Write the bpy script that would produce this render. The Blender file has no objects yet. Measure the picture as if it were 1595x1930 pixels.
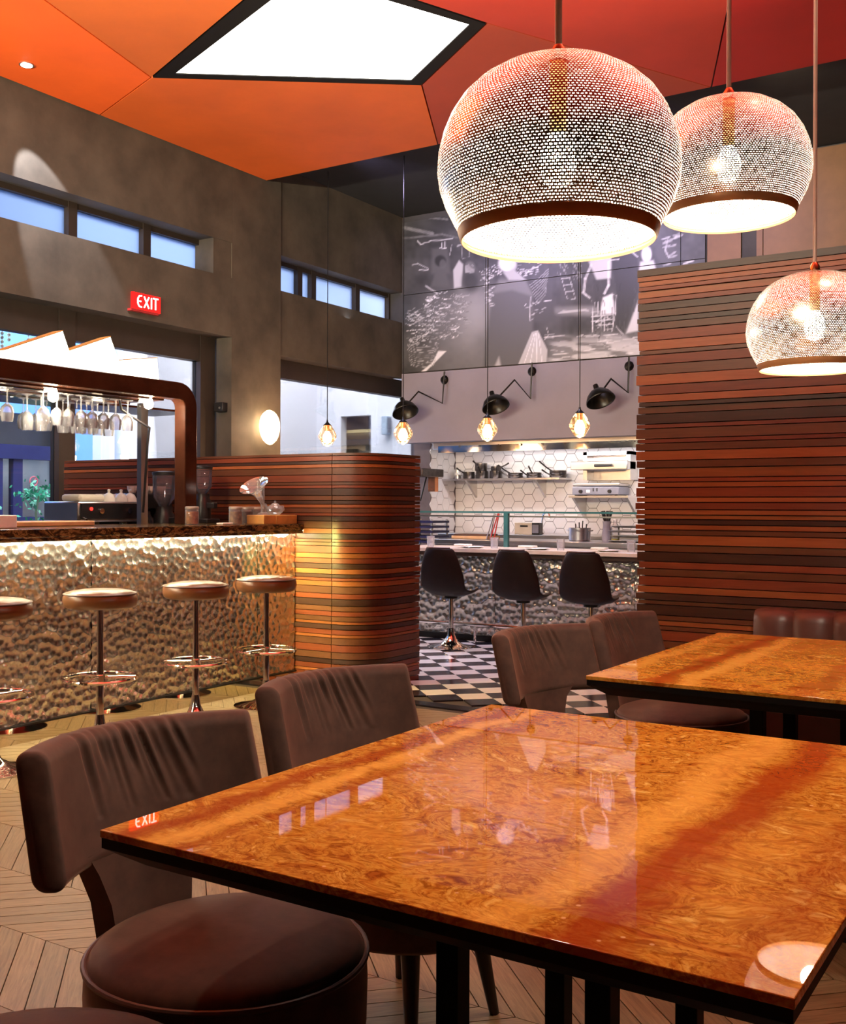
import bpy, math, random
import numpy as np
from mathutils import Vector, Matrix
PI = math.pi
S = bpy.context.scene
COL = S.collection
random.seed(7); rng = np.random.default_rng(7)

# ---------------------------------------------------------------- camera
IW, IH = 1595, 1930
FPX, PCX, PCY = 2012.33, 797.5, 953.63
YAW, ROLL, EYE = math.radians(32.458), math.radians(0.1995), 1.25
_s, _c = math.sin(YAW), math.cos(YAW)
FWD = Vector((-_s, _c, 0)); RT = Vector((_c, _s, 0)); UP = Vector((0, 0, 1))
RC = RT * math.cos(ROLL) + UP * math.sin(ROLL)
UC = -RT * math.sin(ROLL) + UP * math.cos(ROLL)
cam_data = bpy.data.cameras.new('camera'); cam = bpy.data.objects.new('camera', cam_data); COL.objects.link(cam)
cam_data.sensor_fit = 'HORIZONTAL'; cam_data.sensor_width = 36
cam_data.lens = 36 * FPX / IW
cam_data.shift_y = -(IH / 2 - PCY) / IW
cam_data.clip_start = 0.05
M = Matrix((RC, UC, -FWD)).transposed().to_4x4(); M.translation = Vector((0, 0, EYE)); cam.matrix_world = M
S.camera = cam
def ray(x, y): return FWD + RC * ((x - PCX) / FPX) - UC * ((y - PCY) / FPX)
def at(x, y, axis, val):            # point of the place seen at a photo pixel, on the plane axis = val
    d = ray(x, y); o = Vector((0, 0, EYE)); i = 'XYZ'.index(axis)
    return o + d * ((val - o[i]) / d[i])

# ---------------------------------------------------------------- world, exposure, large lights
W = bpy.data.worlds.new('world'); S.world = W; W.use_nodes = True
bg = W.node_tree.nodes['Background']; bg.inputs[0].default_value = (0.36, 0.46, 0.72, 1); bg.inputs[1].default_value = 0.12
S.view_settings.view_transform = 'Standard'; S.view_settings.look = 'None'
S.view_settings.exposure = 0.0; S.view_settings.gamma = 1.0; S.view_settings.use_curve_mapping = False

def light(name, kind, loc, power, color=(1, 1, 1), size=0.1, size_y=None, aim=None, spot=None, blend=0.5, parent=None, spread=None):
    d = bpy.data.lights.new(name, kind); d.energy = power; d.color = color
    if kind == 'AREA':
        d.size = size
        if size_y: d.shape = 'RECTANGLE'; d.size_y = size_y
    else: d.shadow_soft_size = size
    if spread: d.spread = math.radians(spread)
    if kind == 'SPOT': d.spot_size = math.radians(spot or 60); d.spot_blend = blend
    o = bpy.data.objects.new(name, d); COL.objects.link(o); o.location = loc
    if aim is not None:
        o.rotation_euler = (Vector(aim) - Vector(loc)).to_track_quat('-Z', 'Y').to_euler()
    if parent: keep(o, parent)
    return o
def keep(o, parent):
    o.parent = parent
    o.matrix_parent_inverse = Matrix.LocRotScale(parent.location, parent.rotation_euler, parent.scale).inverted()

# outside the windows: lit arcade
light('arcade_light', 'AREA', (-9.3, 12.0, 4.9), 560, (0.93, 0.95, 1.0), 2.5, 2.5)
light('arcade_light', 'AREA', (-9.6, 7.0, 4.9), 620, (0.72, 0.84, 1.0), 2.0, 4.0)
light('clerestory_fill', 'AREA', (-7.72, 4.2, 3.50), 10, (0.78, 0.86, 1.0), 0.08, 6.6, aim=(-7.62, 4.2, 3.9))  # added strips below the panes, make their lower part brighter
light('clerestory_fill', 'AREA', (-7.72, 9.8, 3.50), 2.4, (0.66, 0.80, 1.0), 0.08, 2.1, aim=(-7.62, 9.8, 3.9))
# unseen uplights added to brighten the orange ceiling
light('ceiling_fill', 'AREA', (0.3, 5.07, 2.46), 220, (1.0, 0.84, 0.62), 4.0, 0.05, aim=(-0.5, 4.0, 4.5), spread=110)
light('ceiling_fill', 'AREA', (-4.0, -0.6, 2.9), 330, (1.0, 0.86, 0.62), 5.0, 0.06, aim=(-4.6, 3.6, 4.6), spread=80)
light('wall_fill', 'SPOT', (-2.2, 8.3, 4.70), 60, (1.0, 0.72, 0.45), 0.06, aim=(-2.0, 10.93, 4.0), spot=80, blend=0.9)  # unseen warm spot added to brighten the brown veneer wall
# unseen light added under the hood, brightens the lower kitchen wall
light('kitchen_light', 'AREA', (-5.0, 11.55, 1.93), 30, (1.0, 0.93, 0.93), 3.6, 0.12, aim=(-5.0, 12.1, 1.0))
# unseen lavender spots added above the orange ceiling edge to light the mural
for x_ in (-6.4, -5.0, -3.6):
    light('wall_fill', 'SPOT', (x_, 8.25, 4.70), 250, (0.62, 0.52, 1.0), 0.06, aim=(x_ + 0.2, 10.93, 3.9), spot=64, blend=1.0)
for x_ in (-5.6, -4.2):
    light('counter_fill', 'SPOT', (x_, 7.9, 4.55), 420, (0.66, 0.66, 1.0), 0.05, aim=(x_, 8.3, 0), spot=60, blend=0.8)  # added cool spots, lift the counter front and checkered floor
# unseen downlights over the dining side, some added so the chairs get light
for (x_, y_, p_) in ((-2.5, 1.2, 110), (-2.6, 3.4, 120), (-4.35, 3.3, 130), (-4.35, 4.4, 130), (-0.2, 3.4, 60)):
    light('downlight_beam', 'SPOT', (x_, y_, 4.5), p_, (1.0, 0.83, 0.62), 0.05, aim=(x_, y_, 0), spot=48, blend=0.7)

light('bar_end_fill', 'SPOT', (-4.70, 5.30, 1.03), 55, (1.0, 0.96, 0.26), 0.03, aim=(-4.62, 5.856, 0.50), spot=120, blend=0.8)  # added lamp under the counter, throws yellow onto the slatted corner

# ---------------------------------------------------------------- materials
MATS = {}
class NT:
    def __init__(s, name):
        s.m = bpy.data.materials.new(name); s.m.use_nodes = True; s.t = s.m.node_tree
        s.b = s.t.nodes['Principled BSDF']; s.out = s.t.nodes['Material Output']; MATS[name] = s.m
    def n(s, typ, **kw):
        nd = s.t.nodes.new(typ)
        for k, v in kw.items():
            if k.startswith('i_'):
                key = k[2:]; key = int(key) if key.isdigit() else key.replace('_', ' ')
                nd.inputs[key].default_value = v
            else: setattr(nd, k, v)
        return nd
    def l(s, a, b): s.t.links.new(a, b)
    def set(s, **kw):
        for k, v in kw.items():
            s.b.inputs[k.replace('_', ' ')].default_value = v
        return s
    def coord(s, kind='Object', scale=(1, 1, 1)):
        tc = s.n('ShaderNodeTexCoord'); mp = s.n('ShaderNodeMapping'); mp.inputs['Scale'].default_value = scale
        s.l(tc.outputs[kind], mp.inputs[0]); return mp.outputs[0]
    def noise(s, vec, scale=5, detail=4, rough=0.6, dist=0):
        nd = s.n('ShaderNodeTexNoise', i_Scale=scale, i_Detail=detail, i_Roughness=rough, i_Distortion=dist); s.l(vec, nd.inputs['Vector']); return nd.outputs['Fac']
    def ramp(s, fac, stops):
        r = s.n('ShaderNodeValToRGB'); e = r.color_ramp.elements
        while len(e) < len(stops): e.new(0.5)
        for el, (p, c) in zip(e, stops): el.position = p; el.color = (*c, 1) if len(c) == 3 else c
        s.l(fac, r.inputs[0]); return r.outputs[0]
    def bump(s, h, strength=0.2, dist=0.01):
        b = s.n('ShaderNodeBump', i_Strength=strength, i_Distance=dist); s.l(h, b.inputs['Height']); s.l(b.outputs[0], s.b.inputs['Normal'])
    def math(s, op, a, b):
        nd = s.n('ShaderNodeMath', operation=op)
        for i, v in enumerate((a, b)):
            if isinstance(v, (int, float)): nd.inputs[i].default_value = v
            else: s.l(v, nd.inputs[i])
        return nd.outputs[0]
    def mix(s, fac, a, b, blend='MIX'):
        nd = s.n('ShaderNodeMix', data_type='RGBA', blend_type=blend)
        for sock, v in ((nd.inputs[0], fac), (nd.inputs[6], a), (nd.inputs[7], b)):
            if isinstance(v, (int, float)): sock.default_value = v
            elif isinstance(v, tuple): sock.default_value = (*v, 1)
            else: s.l(v, sock)
        return nd.outputs[2]
def plain(name, col, rough=0.5, metal=0.0, var=0.12, scale=8.0, bump=0.0, **kw):
    t = NT(name); t.set(Roughness=rough, Metallic=metal, **kw)
    v = t.coord('Object'); f = t.noise(v, scale, 5)
    lo = tuple(c * (1 - var) for c in col); hi = tuple(min(1, c * (1 + var)) for c in col)
    t.l(t.ramp(f, ((0.3, lo), (0.7, hi))), t.b.inputs['Base Color'])
    if bump: t.bump(t.noise(v, scale * 6, 4), bump, 0.004)
    return t.m
def emit(name, col, strength):
    t = NT(name); e = t.n('ShaderNodeEmission'); e.inputs[0].default_value = (*col, 1); e.inputs[1].default_value = strength
    t.l(e.outputs[0], t.out.inputs[0]); return t.m
def glassy(name, tint=(1, 1, 1), refl=1.0, rough=0.0, ior=1.45, haze=0.0):
    t = NT(name); tr = t.n('ShaderNodeBsdfTransparent'); tr.inputs[0].default_value = (*tint, 1)
    gl = t.n('ShaderNodeBsdfGlossy'); gl.inputs['Roughness'].default_value = rough
    fr = t.n('ShaderNodeFresnel', i_IOR=ior); mx = t.n('ShaderNodeMixShader')
    t.l(t.math('MULTIPLY', fr.outputs[0], refl), mx.inputs[0]); t.l(tr.outputs[0], mx.inputs[1]); t.l(gl.outputs[0], mx.inputs[2]); last = mx
    if haze:
        df = t.n('ShaderNodeBsdfTranslucent'); df.inputs[0].default_value = (*tint, 1); d2 = t.n('ShaderNodeBsdfDiffuse'); d2.inputs[0].default_value = (*tint, 1)
        m2 = t.n('ShaderNodeMixShader', i_0=0.5); t.l(df.outputs[0], m2.inputs[1]); t.l(d2.outputs[0], m2.inputs[2])
        last = t.n('ShaderNodeMixShader', i_0=haze); t.l(mx.outputs[0], last.inputs[1]); t.l(m2.outputs[0], last.inputs[2])
    t.l(last.outputs[0], t.out.inputs[0]); return t.m

def wood(name, dark, light_, rough=0.35, along='X', scale=1.0, coat=0.0):
    t = NT(name); t.set(Roughness=rough, Coat_Weight=coat, Coat_Roughness=0.1)
    sc = [14 * scale] * 3; sc['XYZ'.index(along)] = 0.9 * scale
    oi = t.n('ShaderNodeObjectInfo')
    tc = t.n('ShaderNodeTexCoord'); mp = t.n('ShaderNodeMapping'); mp.inputs['Scale'].default_value = sc
    add = t.n('ShaderNodeVectorMath', operation='ADD'); t.l(tc.outputs['Object'], add.inputs[0])
    cx = t.n('ShaderNodeCombineXYZ'); r7 = t.math('MULTIPLY', oi.outputs['Random'], 17.0)
    for i in range(3): t.l(r7, cx.inputs[i])
    t.l(cx.outputs[0], add.inputs[1]); t.l(add.outputs[0], mp.inputs[0])
    f = t.noise(mp.outputs[0], 4, 6, 0.65, 0.8)
    col = t.ramp(f, ((0.25, dark), (0.75, light_)))
    hv = t.n('ShaderNodeHueSaturation'); t.l(col, hv.inputs['Color'])
    t.l(t.math('ADD', t.math('MULTIPLY', oi.outputs['Random'], 0.3), 0.85), hv.inputs['Value'])
    t.l(hv.outputs[0], t.b.inputs['Base Color']); t.bump(f, 0.12, 0.003)
    return t.m

SLAT = [wood('slat_orange', (0.23, 0.066, 0.016), (0.34, 0.110, 0.030), 0.38),
        wood('slat_red', (0.145, 0.030, 0.010), (0.235, 0.056, 0.018), 0.38),
        wood('slat_brown', (0.090, 0.032, 0.012), (0.150, 0.056, 0.021), 0.36),
        wood('slat_dark', (0.034, 0.014, 0.008), (0.066, 0.027, 0.015), 0.36)]
OAK = wood('oak_plank', (0.110, 0.076, 0.034), (0.285, 0.21, 0.105), 0.40, along='X', scale=2.2)
plain('floor_bed', (0.04, 0.028, 0.02), 0.8)
plain('grout', (0.05, 0.045, 0.05), 0.7)
plain('tile_white', (0.78, 0.75, 0.66), 0.18, var=0.06)
plain('tile_black', (0.018, 0.016, 0.02), 0.16, var=0.3)
plain('hex_tile', (0.80, 0.77, 0.78), 0.2, var=0.04)
plain('hex_grout', (0.14, 0.11, 0.12), 0.8)
plain('plaster', (0.080, 0.063, 0.047), 0.75, var=0.38, scale=2.2, bump=0.25)
plain('plaster_dark', (0.055, 0.050, 0.052), 0.8, var=0.25, scale=2)
plain('black_ceiling', (0.02, 0.02, 0.022), 0.85)
plain('soffit', (0.25, 0.225, 0.28), 0.7, var=0.08, scale=2)
plain('veneer_brown', (0.19, 0.088, 0.034), 0.55, var=0.18, scale=3)
plain('frame_dark', (0.035, 0.024, 0.018), 0.5)
plain('black_frame', (0.0035, 0.003, 0.003), 0.6, Specular_IOR_Level=0.2)
plain('dark_wall', (0.06, 0.045, 0.04), 0.8)
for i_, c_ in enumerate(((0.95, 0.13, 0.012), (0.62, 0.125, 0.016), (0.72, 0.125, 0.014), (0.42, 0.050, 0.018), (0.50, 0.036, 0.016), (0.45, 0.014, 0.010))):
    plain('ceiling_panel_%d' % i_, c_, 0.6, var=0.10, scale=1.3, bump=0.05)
emit('lit_panel', (1.0, 0.95, 0.86), 9.0)
emit('led_strip', (1.0, 0.88, 0.60), 330.0)
emit('bulb_hot', (1.0, 0.80, 0.52), 60.0)
emit('bulb_warm', (1.0, 0.62, 0.30), 26.0)
emit('lightbox', (1.0, 0.90, 0.66), 6.0)
emit('spot_lens', (1.0, 0.90, 0.78), 25.0)
emit('exit_red', (1.0, 0.012, 0.010), 2.6)
emit('exit_white', (1.0, 0.62, 0.55), 5.0)
emit('red_button', (1.0, 0.03, 0.02), 3.0)
plain('chrome', (0.80, 0.79, 0.76), 0.06, 1.0, var=0.02)
plain('steel', (0.62, 0.60, 0.60), 0.28, 1.0, var=0.08, scale=4)
plain('hammered', (0.74, 0.70, 0.62), 0.27, 1.0, var=0.05)
plain('mirror_plinth', (0.72, 0.64, 0.52), 0.05, 1.0, var=0.05)
plain('brass', (0.72, 0.50, 0.25), 0.22, 1.0, var=0.1)
plain('rim_brown', (0.44, 0.22, 0.095), 0.45, 0.4)
plain('rod_metal', (0.55, 0.44, 0.36), 0.45, 0.4)
plain('copper_wood', (0.055, 0.018, 0.009), 0.2, 0.2, var=0.3, scale=5)
plain('black_metal', (0.012, 0.011, 0.010), 0.32, 0.3)
plain('black_plastic', (0.015, 0.014, 0.016), 0.3)
plain('blue_frame', (0.018, 0.022, 0.10), 0.4)
plain('blue_lit_wall', (0.16, 0.38, 0.86), 0.7, var=0.05)  # blue light falling on the arcade wall is put into this colour
plain('white_wall', (0.78, 0.78, 0.82), 0.8, var=0.03)
plain('grey_wall', (0.42, 0.44, 0.42), 0.8, var=0.05)
plain('yellow_wall', (0.72, 0.56, 0.24), 0.8)
plain('ground', (0.35, 0.35, 0.37), 0.8)
plain('porcelain', (0.86, 0.83, 0.76), 0.2, var=0.03)
plain('napkin', (0.85, 0.80, 0.66), 0.8, var=0.04)
plain('pine', (0.62, 0.36, 0.10), 0.45, var=0.2, scale=10)
plain('board_wood', (0.60, 0.40, 0.20), 0.5, var=0.15)
plain('leaf', (0.03, 0.26, 0.13), 0.5, var=0.3)
plain('stem', (0.16, 0.20, 0.12), 0.7)
plain('pan_metal', (0.10, 0.085, 0.08), 0.3, 0.85, var=0.4, scale=14)
plain('copper', (0.75, 0.32, 0.16), 0.25, 1.0)
plain('jar_fill', (0.30, 0.17, 0.06), 0.6, var=0.6, scale=40)
plain('jar_fill_dark', (0.05, 0.03, 0.02), 0.6, var=0.5, scale=40)
plain('jar_fill_orange', (0.50, 0.22, 0.04), 0.6, var=0.5, scale=40)
plain('lid', (0.55, 0.50, 0.44), 0.4, 0.5)
plain('red_paint', (0.45, 0.03, 0.03), 0.4)
plain('oil', (0.75, 0.60, 0.03), 0.2)
plain('grey_plastic', (0.25, 0.25, 0.31), 0.4)
plain('paper', (0.85, 0.85, 0.85), 0.7)
plain('wall_grey_box', (0.42, 0.50, 0.60), 0.6)
plain('chair_wood', (0.018, 0.012, 0.010), 0.35)
plain('stool_leather', (0.15, 0.062, 0.022), 0.30, var=0.12, scale=12, bump=0.08)
plain('counter_chair_leather', (0.013, 0.006, 0.004), 0.5, var=0.15, scale=12, Specular_IOR_Level=0.2)
plain('bench_leather', (0.095, 0.046, 0.034), 0.36, var=0.12, scale=9, bump=0.06)
plain('green_glass_edge', (0.05, 0.16, 0.15), 0.15)
plain('counter_top_pale', (0.70, 0.62, 0.50), 0.25, var=0.1)
plain('counter_brown', (0.10, 0.055, 0.038), 0.4)
plain('smoke_red', (0.6, 0.12, 0.14), 0.6)
glassy('glass', (0.97, 0.98, 1.0), 1.5, haze=0.20)
glassy('window_glass', (0.97, 0.98, 1.0), 0.8)
glassy('amber_glass', (1.0, 0.86, 0.70), 1.5, haze=0.03)
glassy('sconce_glass', (1.0, 0.90, 0.78), 1.2, haze=0.45)
glassy('hopper_glass', (0.82, 0.78, 0.84), 1.5, haze=0.10)

t = NT('frosted'); d_ = t.n('ShaderNodeBsdfTranslucent'); d_.inputs[0].default_value = (0.40, 0.44, 0.52, 1)
t.l(d_.outputs[0], t.out.inputs[0])

# velvet of the dining chairs
t = NT('velvet'); t.set(Roughness=0.75, Sheen_Weight=0.35, Sheen_Roughness=0.35, Sheen_Tint=(0.85, 0.55, 0.38, 1))
v = t.coord('Object'); f1 = t.noise(v, 5, 5, 0.6, 0.6); f2 = t.noise(v, 22, 4)
c1 = t.ramp(f1, ((0.3, (0.046, 0.022, 0.014)), (0.7, (0.092, 0.046, 0.029))))
t.l(t.mix(0.35, c1, t.ramp(f2, ((0.35, (0.031, 0.014, 0.009)), (0.65, (0.108, 0.055, 0.035)))), 'MIX'), t.b.inputs['Base Color'])
t.bump(f2, 0.10, 0.004)
plain('piping', (0.10, 0.055, 0.042), 0.5)

# lacquered burl veneer of the table tops: mottled figure, dark red streaks along the table
def burl(name, bands):
    t = NT(name); t.set(Roughness=0.012, Specular_IOR_Level=0.32)
    tc = t.n('ShaderNodeTexCoord'); P = tc.outputs['Object']
    mp = t.n('ShaderNodeMapping'); mp.inputs['Scale'].default_value = (0.75, 1.0, 1); t.l(P, mp.inputs[0])
    warp = t.n('ShaderNodeTexNoise', i_Scale=5.0, i_Detail=3.0); t.l(mp.outputs[0], warp.inputs['Vector'])
    vm = t.n('ShaderNodeVectorMath', operation='SCALE'); t.l(warp.outputs['Color'], vm.inputs[0]); vm.inputs['Scale'].default_value = 0.16
    va = t.n('ShaderNodeVectorMath', operation='ADD'); t.l(mp.outputs[0], va.inputs[0]); t.l(vm.outputs[0], va.inputs[1])
    fa = t.noise(va.outputs[0], 8.5, 5, 0.60, 3.6); fb = t.noise(va.outputs[0], 30, 5, 0.68, 2.6)
    base = t.ramp(fa, ((0.36, (0.33, 0.095, 0.009)), (0.44, (0.50, 0.205, 0.022)), (0.50, (0.60, 0.315, 0.042)), (0.54, (0.41, 0.150, 0.015)), (0.60, (0.60, 0.315, 0.046)), (0.68, (0.72, 0.48, 0.12))))
    fine = t.ramp(fb, ((0.41, (0.58, 0.40, 0.26)), (0.50, (1.0, 1.0, 1.0))))
    base = t.mix(0.85, base, fine, 'MULTIPLY')
    big = t.noise(P, 3.0, 2, 0.5, 0.4)
    base = t.mix(t.math('MULTIPLY', t.ramp(big, ((0.45, (0, 0, 0)), (0.65, (1, 1, 1)))), 0.30), base, (0.72, 0.34, 0.05))
    sep = t.n('ShaderNodeSeparateXYZ'); t.l(P, sep.inputs[0])
    wob = t.n('ShaderNodeMapping'); wob.inputs['Scale'].default_value = (3, 1.6, 1); t.l(P, wob.inputs[0])
    wx = t.math('ADD', sep.outputs[0], t.math('MULTIPLY', t.math('SUBTRACT', t.noise(wob.outputs[0], 2.2, 5, 0.65), 0.5), 0.16))
    for c, w, col, amt in bands:
        d = t.math('DIVIDE', t.math('ABSOLUTE', t.math('SUBTRACT', wx, c), 0.0), w)
        m = t.ramp(d, ((0.25, (1, 1, 1)), (1.0, (0, 0, 0))))
        base = t.mix(t.math('MULTIPLY', m, amt), base, col)
    vo = t.n('ShaderNodeTexVoronoi', i_Scale=22.0); t.l(P, vo.inputs['Vector'])
    fl = t.ramp(vo.outputs['Distance'], ((0.05, (1, 1, 1)), (0.08, (0, 0, 0))))
    base = t.mix(t.math('MULTIPLY', fl, 0.5), base, (0.88, 0.60, 0.30))
    t.l(base, t.b.inputs['Base Color'])
DK, LT = (0.30, 0.042, 0.005), (0.86, 0.48, 0.09)
burl('burl_near', ((0.28, 0.065, DK, 0.88), (0.17, 0.05, LT, 0.45), (-0.455, 0.03, DK, 0.75), (-0.40, 0.03, LT, 0.6), (-0.34, 0.03, DK, 0.45), (0.46, 0.05, DK, 0.35)))
burl('burl_far', ((-0.30, 0.05, DK, 0.8), (-0.22, 0.04, LT, 0.5), (0.1, 0.05, DK, 0.5), (0.35, 0.05, DK, 0.7), (-0.47, 0.04, LT, 0.4)))

# dark marble of the bar counter
t = NT('bar_marble'); t.set(Roughness=0.12)
v = t.coord('Object', (1, 1, 3)); f = t.noise(v, 6, 6, 0.65, 3.0)
t.l(t.ramp(f, ((0.40, (0.018, 0.012, 0.008)), (0.50, (0.065, 0.04, 0.018)), (0.56, (0.30, 0.19, 0.07)), (0.62, (0.03, 0.02, 0.012)))), t.b.inputs['Base Color'])

# printed picture of the market, colour from the print's own colour layer
t = NT('print'); t.set(Roughness=0.45); a_ = t.n('ShaderNodeVertexColor', layer_name='print'); t.l(a_.outputs[0], t.b.inputs['Base Color'])

# pierced brass of the pendant shades: slots in rings, pale inside
t = NT('pierced'); t.set(Roughness=0.25, Metallic=1.0)
uv = t.n('ShaderNodeUVMap', uv_map='rings')
wn = t.n('ShaderNodeTexNoise', i_Scale=0.9, i_Detail=2.0); t.l(uv.outputs[0], wn.inputs['Vector'])
wv = t.n('ShaderNodeVectorMath', operation='SCALE'); wv.inputs['Scale'].default_value = 0.5; t.l(wn.outputs['Color'], wv.inputs[0])
wa = t.n('ShaderNodeVectorMath', operation='ADD'); t.l(uv.outputs[0], wa.inputs[0]); t.l(wv.outputs[0], wa.inputs[1])
br = t.n('ShaderNodeTexBrick', i_Scale=1.0); br.inputs['Mortar Size'].default_value = 0.25; br.inputs['Mortar Smooth'].default_value = 0.0
br.inputs['Brick Width'].default_value = 1.35; br.inputs['Row Height'].default_value = 1.0; br.offset = 0.5
t.l(wa.outputs[0], br.inputs['Vector'])
ms = t.n('ShaderNodeTexNoise', i_Scale=0.35, i_Detail=3.0); t.l(uv.outputs[0], ms.inputs['Vector'])
t.l(t.math('ADD', t.math('MULTIPLY', ms.outputs['Fac'], 0.22), 0.17), br.inputs['Mortar Size'])
geo = t.n('ShaderNodeNewGeometry')
bc = t.mix(geo.outputs['Backfacing'], (0.55, 0.42, 0.30), (0.56, 0.51, 0.48)); t.l(bc, t.b.inputs['Base Color'])
t.l(t.math('SUBTRACT', 1.0, geo.outputs['Backfacing']), t.b.inputs['Metallic'])
tr = t.n('ShaderNodeBsdfTransparent'); mx = t.n('ShaderNodeMixShader')
t.l(br.outputs['Fac'], mx.inputs[0]); t.l(tr.outputs[0], mx.inputs[1]); t.l(t.b.outputs[0], mx.inputs[2]); t.l(mx.outputs[0], t.out.inputs[0])

# ---------------------------------------------------------------- mesh helpers
class MB:
    def __init__(s): s.v = []; s.f = []
    def add(s, vs, fs):
        o = len(s.v); s.v += [tuple(p) for p in vs]; s.f += [tuple(i + o for i in f) for f in fs]; return s
    def box(s, a, b, rot=None):
        x0, y0, z0 = a; x1, y1, z1 = b
        vs = [(x0, y0, z0), (x1, y0, z0), (x1, y1, z0), (x0, y1, z0), (x0, y0, z1), (x1, y0, z1), (x1, y1, z1), (x0, y1, z1)]
        if rot: vs = [rot @ Vector(p) for p in vs]
        return s.add(vs, [(0, 3, 2, 1), (4, 5, 6, 7), (0, 1, 5, 4), (1, 2, 6, 5), (2, 3, 7, 6), (3, 0, 4, 7)])
    def prism(s, poly, z0, z1, top=None):       # polygon (counter-clockwise) raised from z0 to z1
        n = len(poly); top = top or poly
        vs = [(x, y, z0) for x, y in poly] + [(x, y, z1) for x, y in top]
        return s.add(vs, [tuple(range(n))[::-1], tuple(range(n, 2 * n))] + [(i, (i + 1) % n, n + (i + 1) % n, n + i) for i in range(n)])
    def lathe(s, prof, c=(0, 0, 0), n=24, rot=None, caps=True):   # prof: (r, z) from bottom to top on the outside
        vs = []; fs = []; k = len(prof)
        for r, z in prof:
            for i in range(n):
                a = 2 * PI * i / n; p = Vector((r * math.cos(a), r * math.sin(a), z))
                if rot: p = rot @ p
                vs.append(p + Vector(c))
        for j in range(k - 1):
            for i in range(n):
                i2 = (i + 1) % n; fs.append((j * n + i, j * n + i2, (j + 1) * n + i2, (j + 1) * n + i))
        if caps:
            fs.append(tuple(range(n))[::-1]); fs.append(tuple(range((k - 1) * n, k * n)))
        return s.add(vs, fs)
    def rod(s, a, b, r0, r1=None, n=10):
        a = Vector(a); b = Vector(b); r1 = r0 if r1 is None else r1
        q = (b - a).to_track_quat('Z', 'Y'); L = (b - a).length
        return s.lathe([(r0, 0), (r1, L)], a, n, q.to_matrix())
    def tube(s, pts, r, n=8, closed=False):
        pts = [Vector(p) for p in pts]; k = len(pts); vs = []; fs = []; up = None
        for i, p in enumerate(pts):
            if closed: t_ = pts[(i + 1) % k] - pts[i - 1]
            else: t_ = pts[min(i + 1, k - 1)] - pts[max(i - 1, 0)]
            t_.normalize()
            if up is None: up = t_.orthogonal().normalized()
            up = (up - t_ * up.dot(t_)).normalized(); sd = t_.cross(up)
            rr = r[i] if isinstance(r, (list, tuple)) else r
            for j in range(n):
                a = 2 * PI * j / n; vs.append(p + (up * math.cos(a) + sd * math.sin(a)) * rr)
        for i in range(k if closed else k - 1):
            for j in range(n):
                j2 = (j + 1) % n; i2 = (i + 1) % k; fs.append((i * n + j, i * n + j2, i2 * n + j2, i2 * n + j))
        if not closed: fs.append(tuple(range(n))[::-1]); fs.append(tuple(range((k - 1) * n, k * n)))
        return s.add(vs, fs)
    def mesh(s, name, mat, smooth=40):
        me = bpy.data.meshes.new(name); me.from_pydata(s.v, [], s.f); me.validate()
        if mat: me.materials.append(MATS[mat] if isinstance(mat, str) else mat)
        if smooth:
            me.polygons.foreach_set('use_smooth', [True] * len(me.polygons)); me.set_sharp_from_angle(angle=math.radians(smooth))
        return me
    def obj(s, name, mat, parent=None, smooth=40, bevel=0, loc=None):
        o = bpy.data.objects.new(name, s.mesh(name, mat, smooth)); COL.objects.link(o)
        if loc is not None: o.location = loc
        if bevel:
            m = o.modifiers.new('bevel', 'BEVEL'); m.width = bevel; m.segments = 2; m.limit_method = 'ANGLE'
        if parent: o.parent = parent
        return o
def thing(name, label, cat, loc=(0, 0, 0), rz=0, group=None):
    o = bpy.data.objects.new(name, None); COL.objects.link(o); o.empty_display_size = 0.05
    o.location = loc; o.rotation_euler = (0, 0, rz); return tag(o, label, cat, group)
def tag(o, label, cat, group=None):
    o['label'] = label; o['category'] = cat
    if group: o['group'] = group
    return o
def struct(o): o['kind'] = 'structure'; return o
def stuff(o): o['kind'] = 'stuff'; return o
def piece(name, me, parent, loc=(0, 0, 0), rz=0, mat=None):      # a cheap piece sharing mesh data
    o = bpy.data.objects.new(name, me); COL.objects.link(o); o.location = loc; o.rotation_euler = (0, 0, rz); o.parent = parent
    if mat: o.material_slots[0].link = 'OBJECT'; o.material_slots[0].material = MATS[mat] if isinstance(mat, str) else mat
    return o
def dup(root, loc, rz=None, label=None, group=None):
    r = root.copy(); COL.objects.link(r); r.location = loc
    if rz is not None: r.rotation_euler = (0, 0, rz)
    if label: r['label'] = label
    if group: r['group'] = group
    for ch in list(root.children):
        c = ch.copy(); COL.objects.link(c); c.parent = r
        for g in ch.children:
            d = g.copy(); COL.objects.link(d); d.parent = c
    return r
def smoothstep(a, b, x):
    t = np.clip((x - a) / (b - a), 0, 1); return t * t * (3 - 2 * t)

# ================================================================ SETTING
WX = -7.25; GX = -7.5; YK = 10.93; ZC = 4.58; ZB = 4.79
# ---- floor
fl = struct(MB().box((-7.6, -3, -0.12), (4, 12.6, -0.010)).obj('floor', 'floor_bed'))
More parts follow.
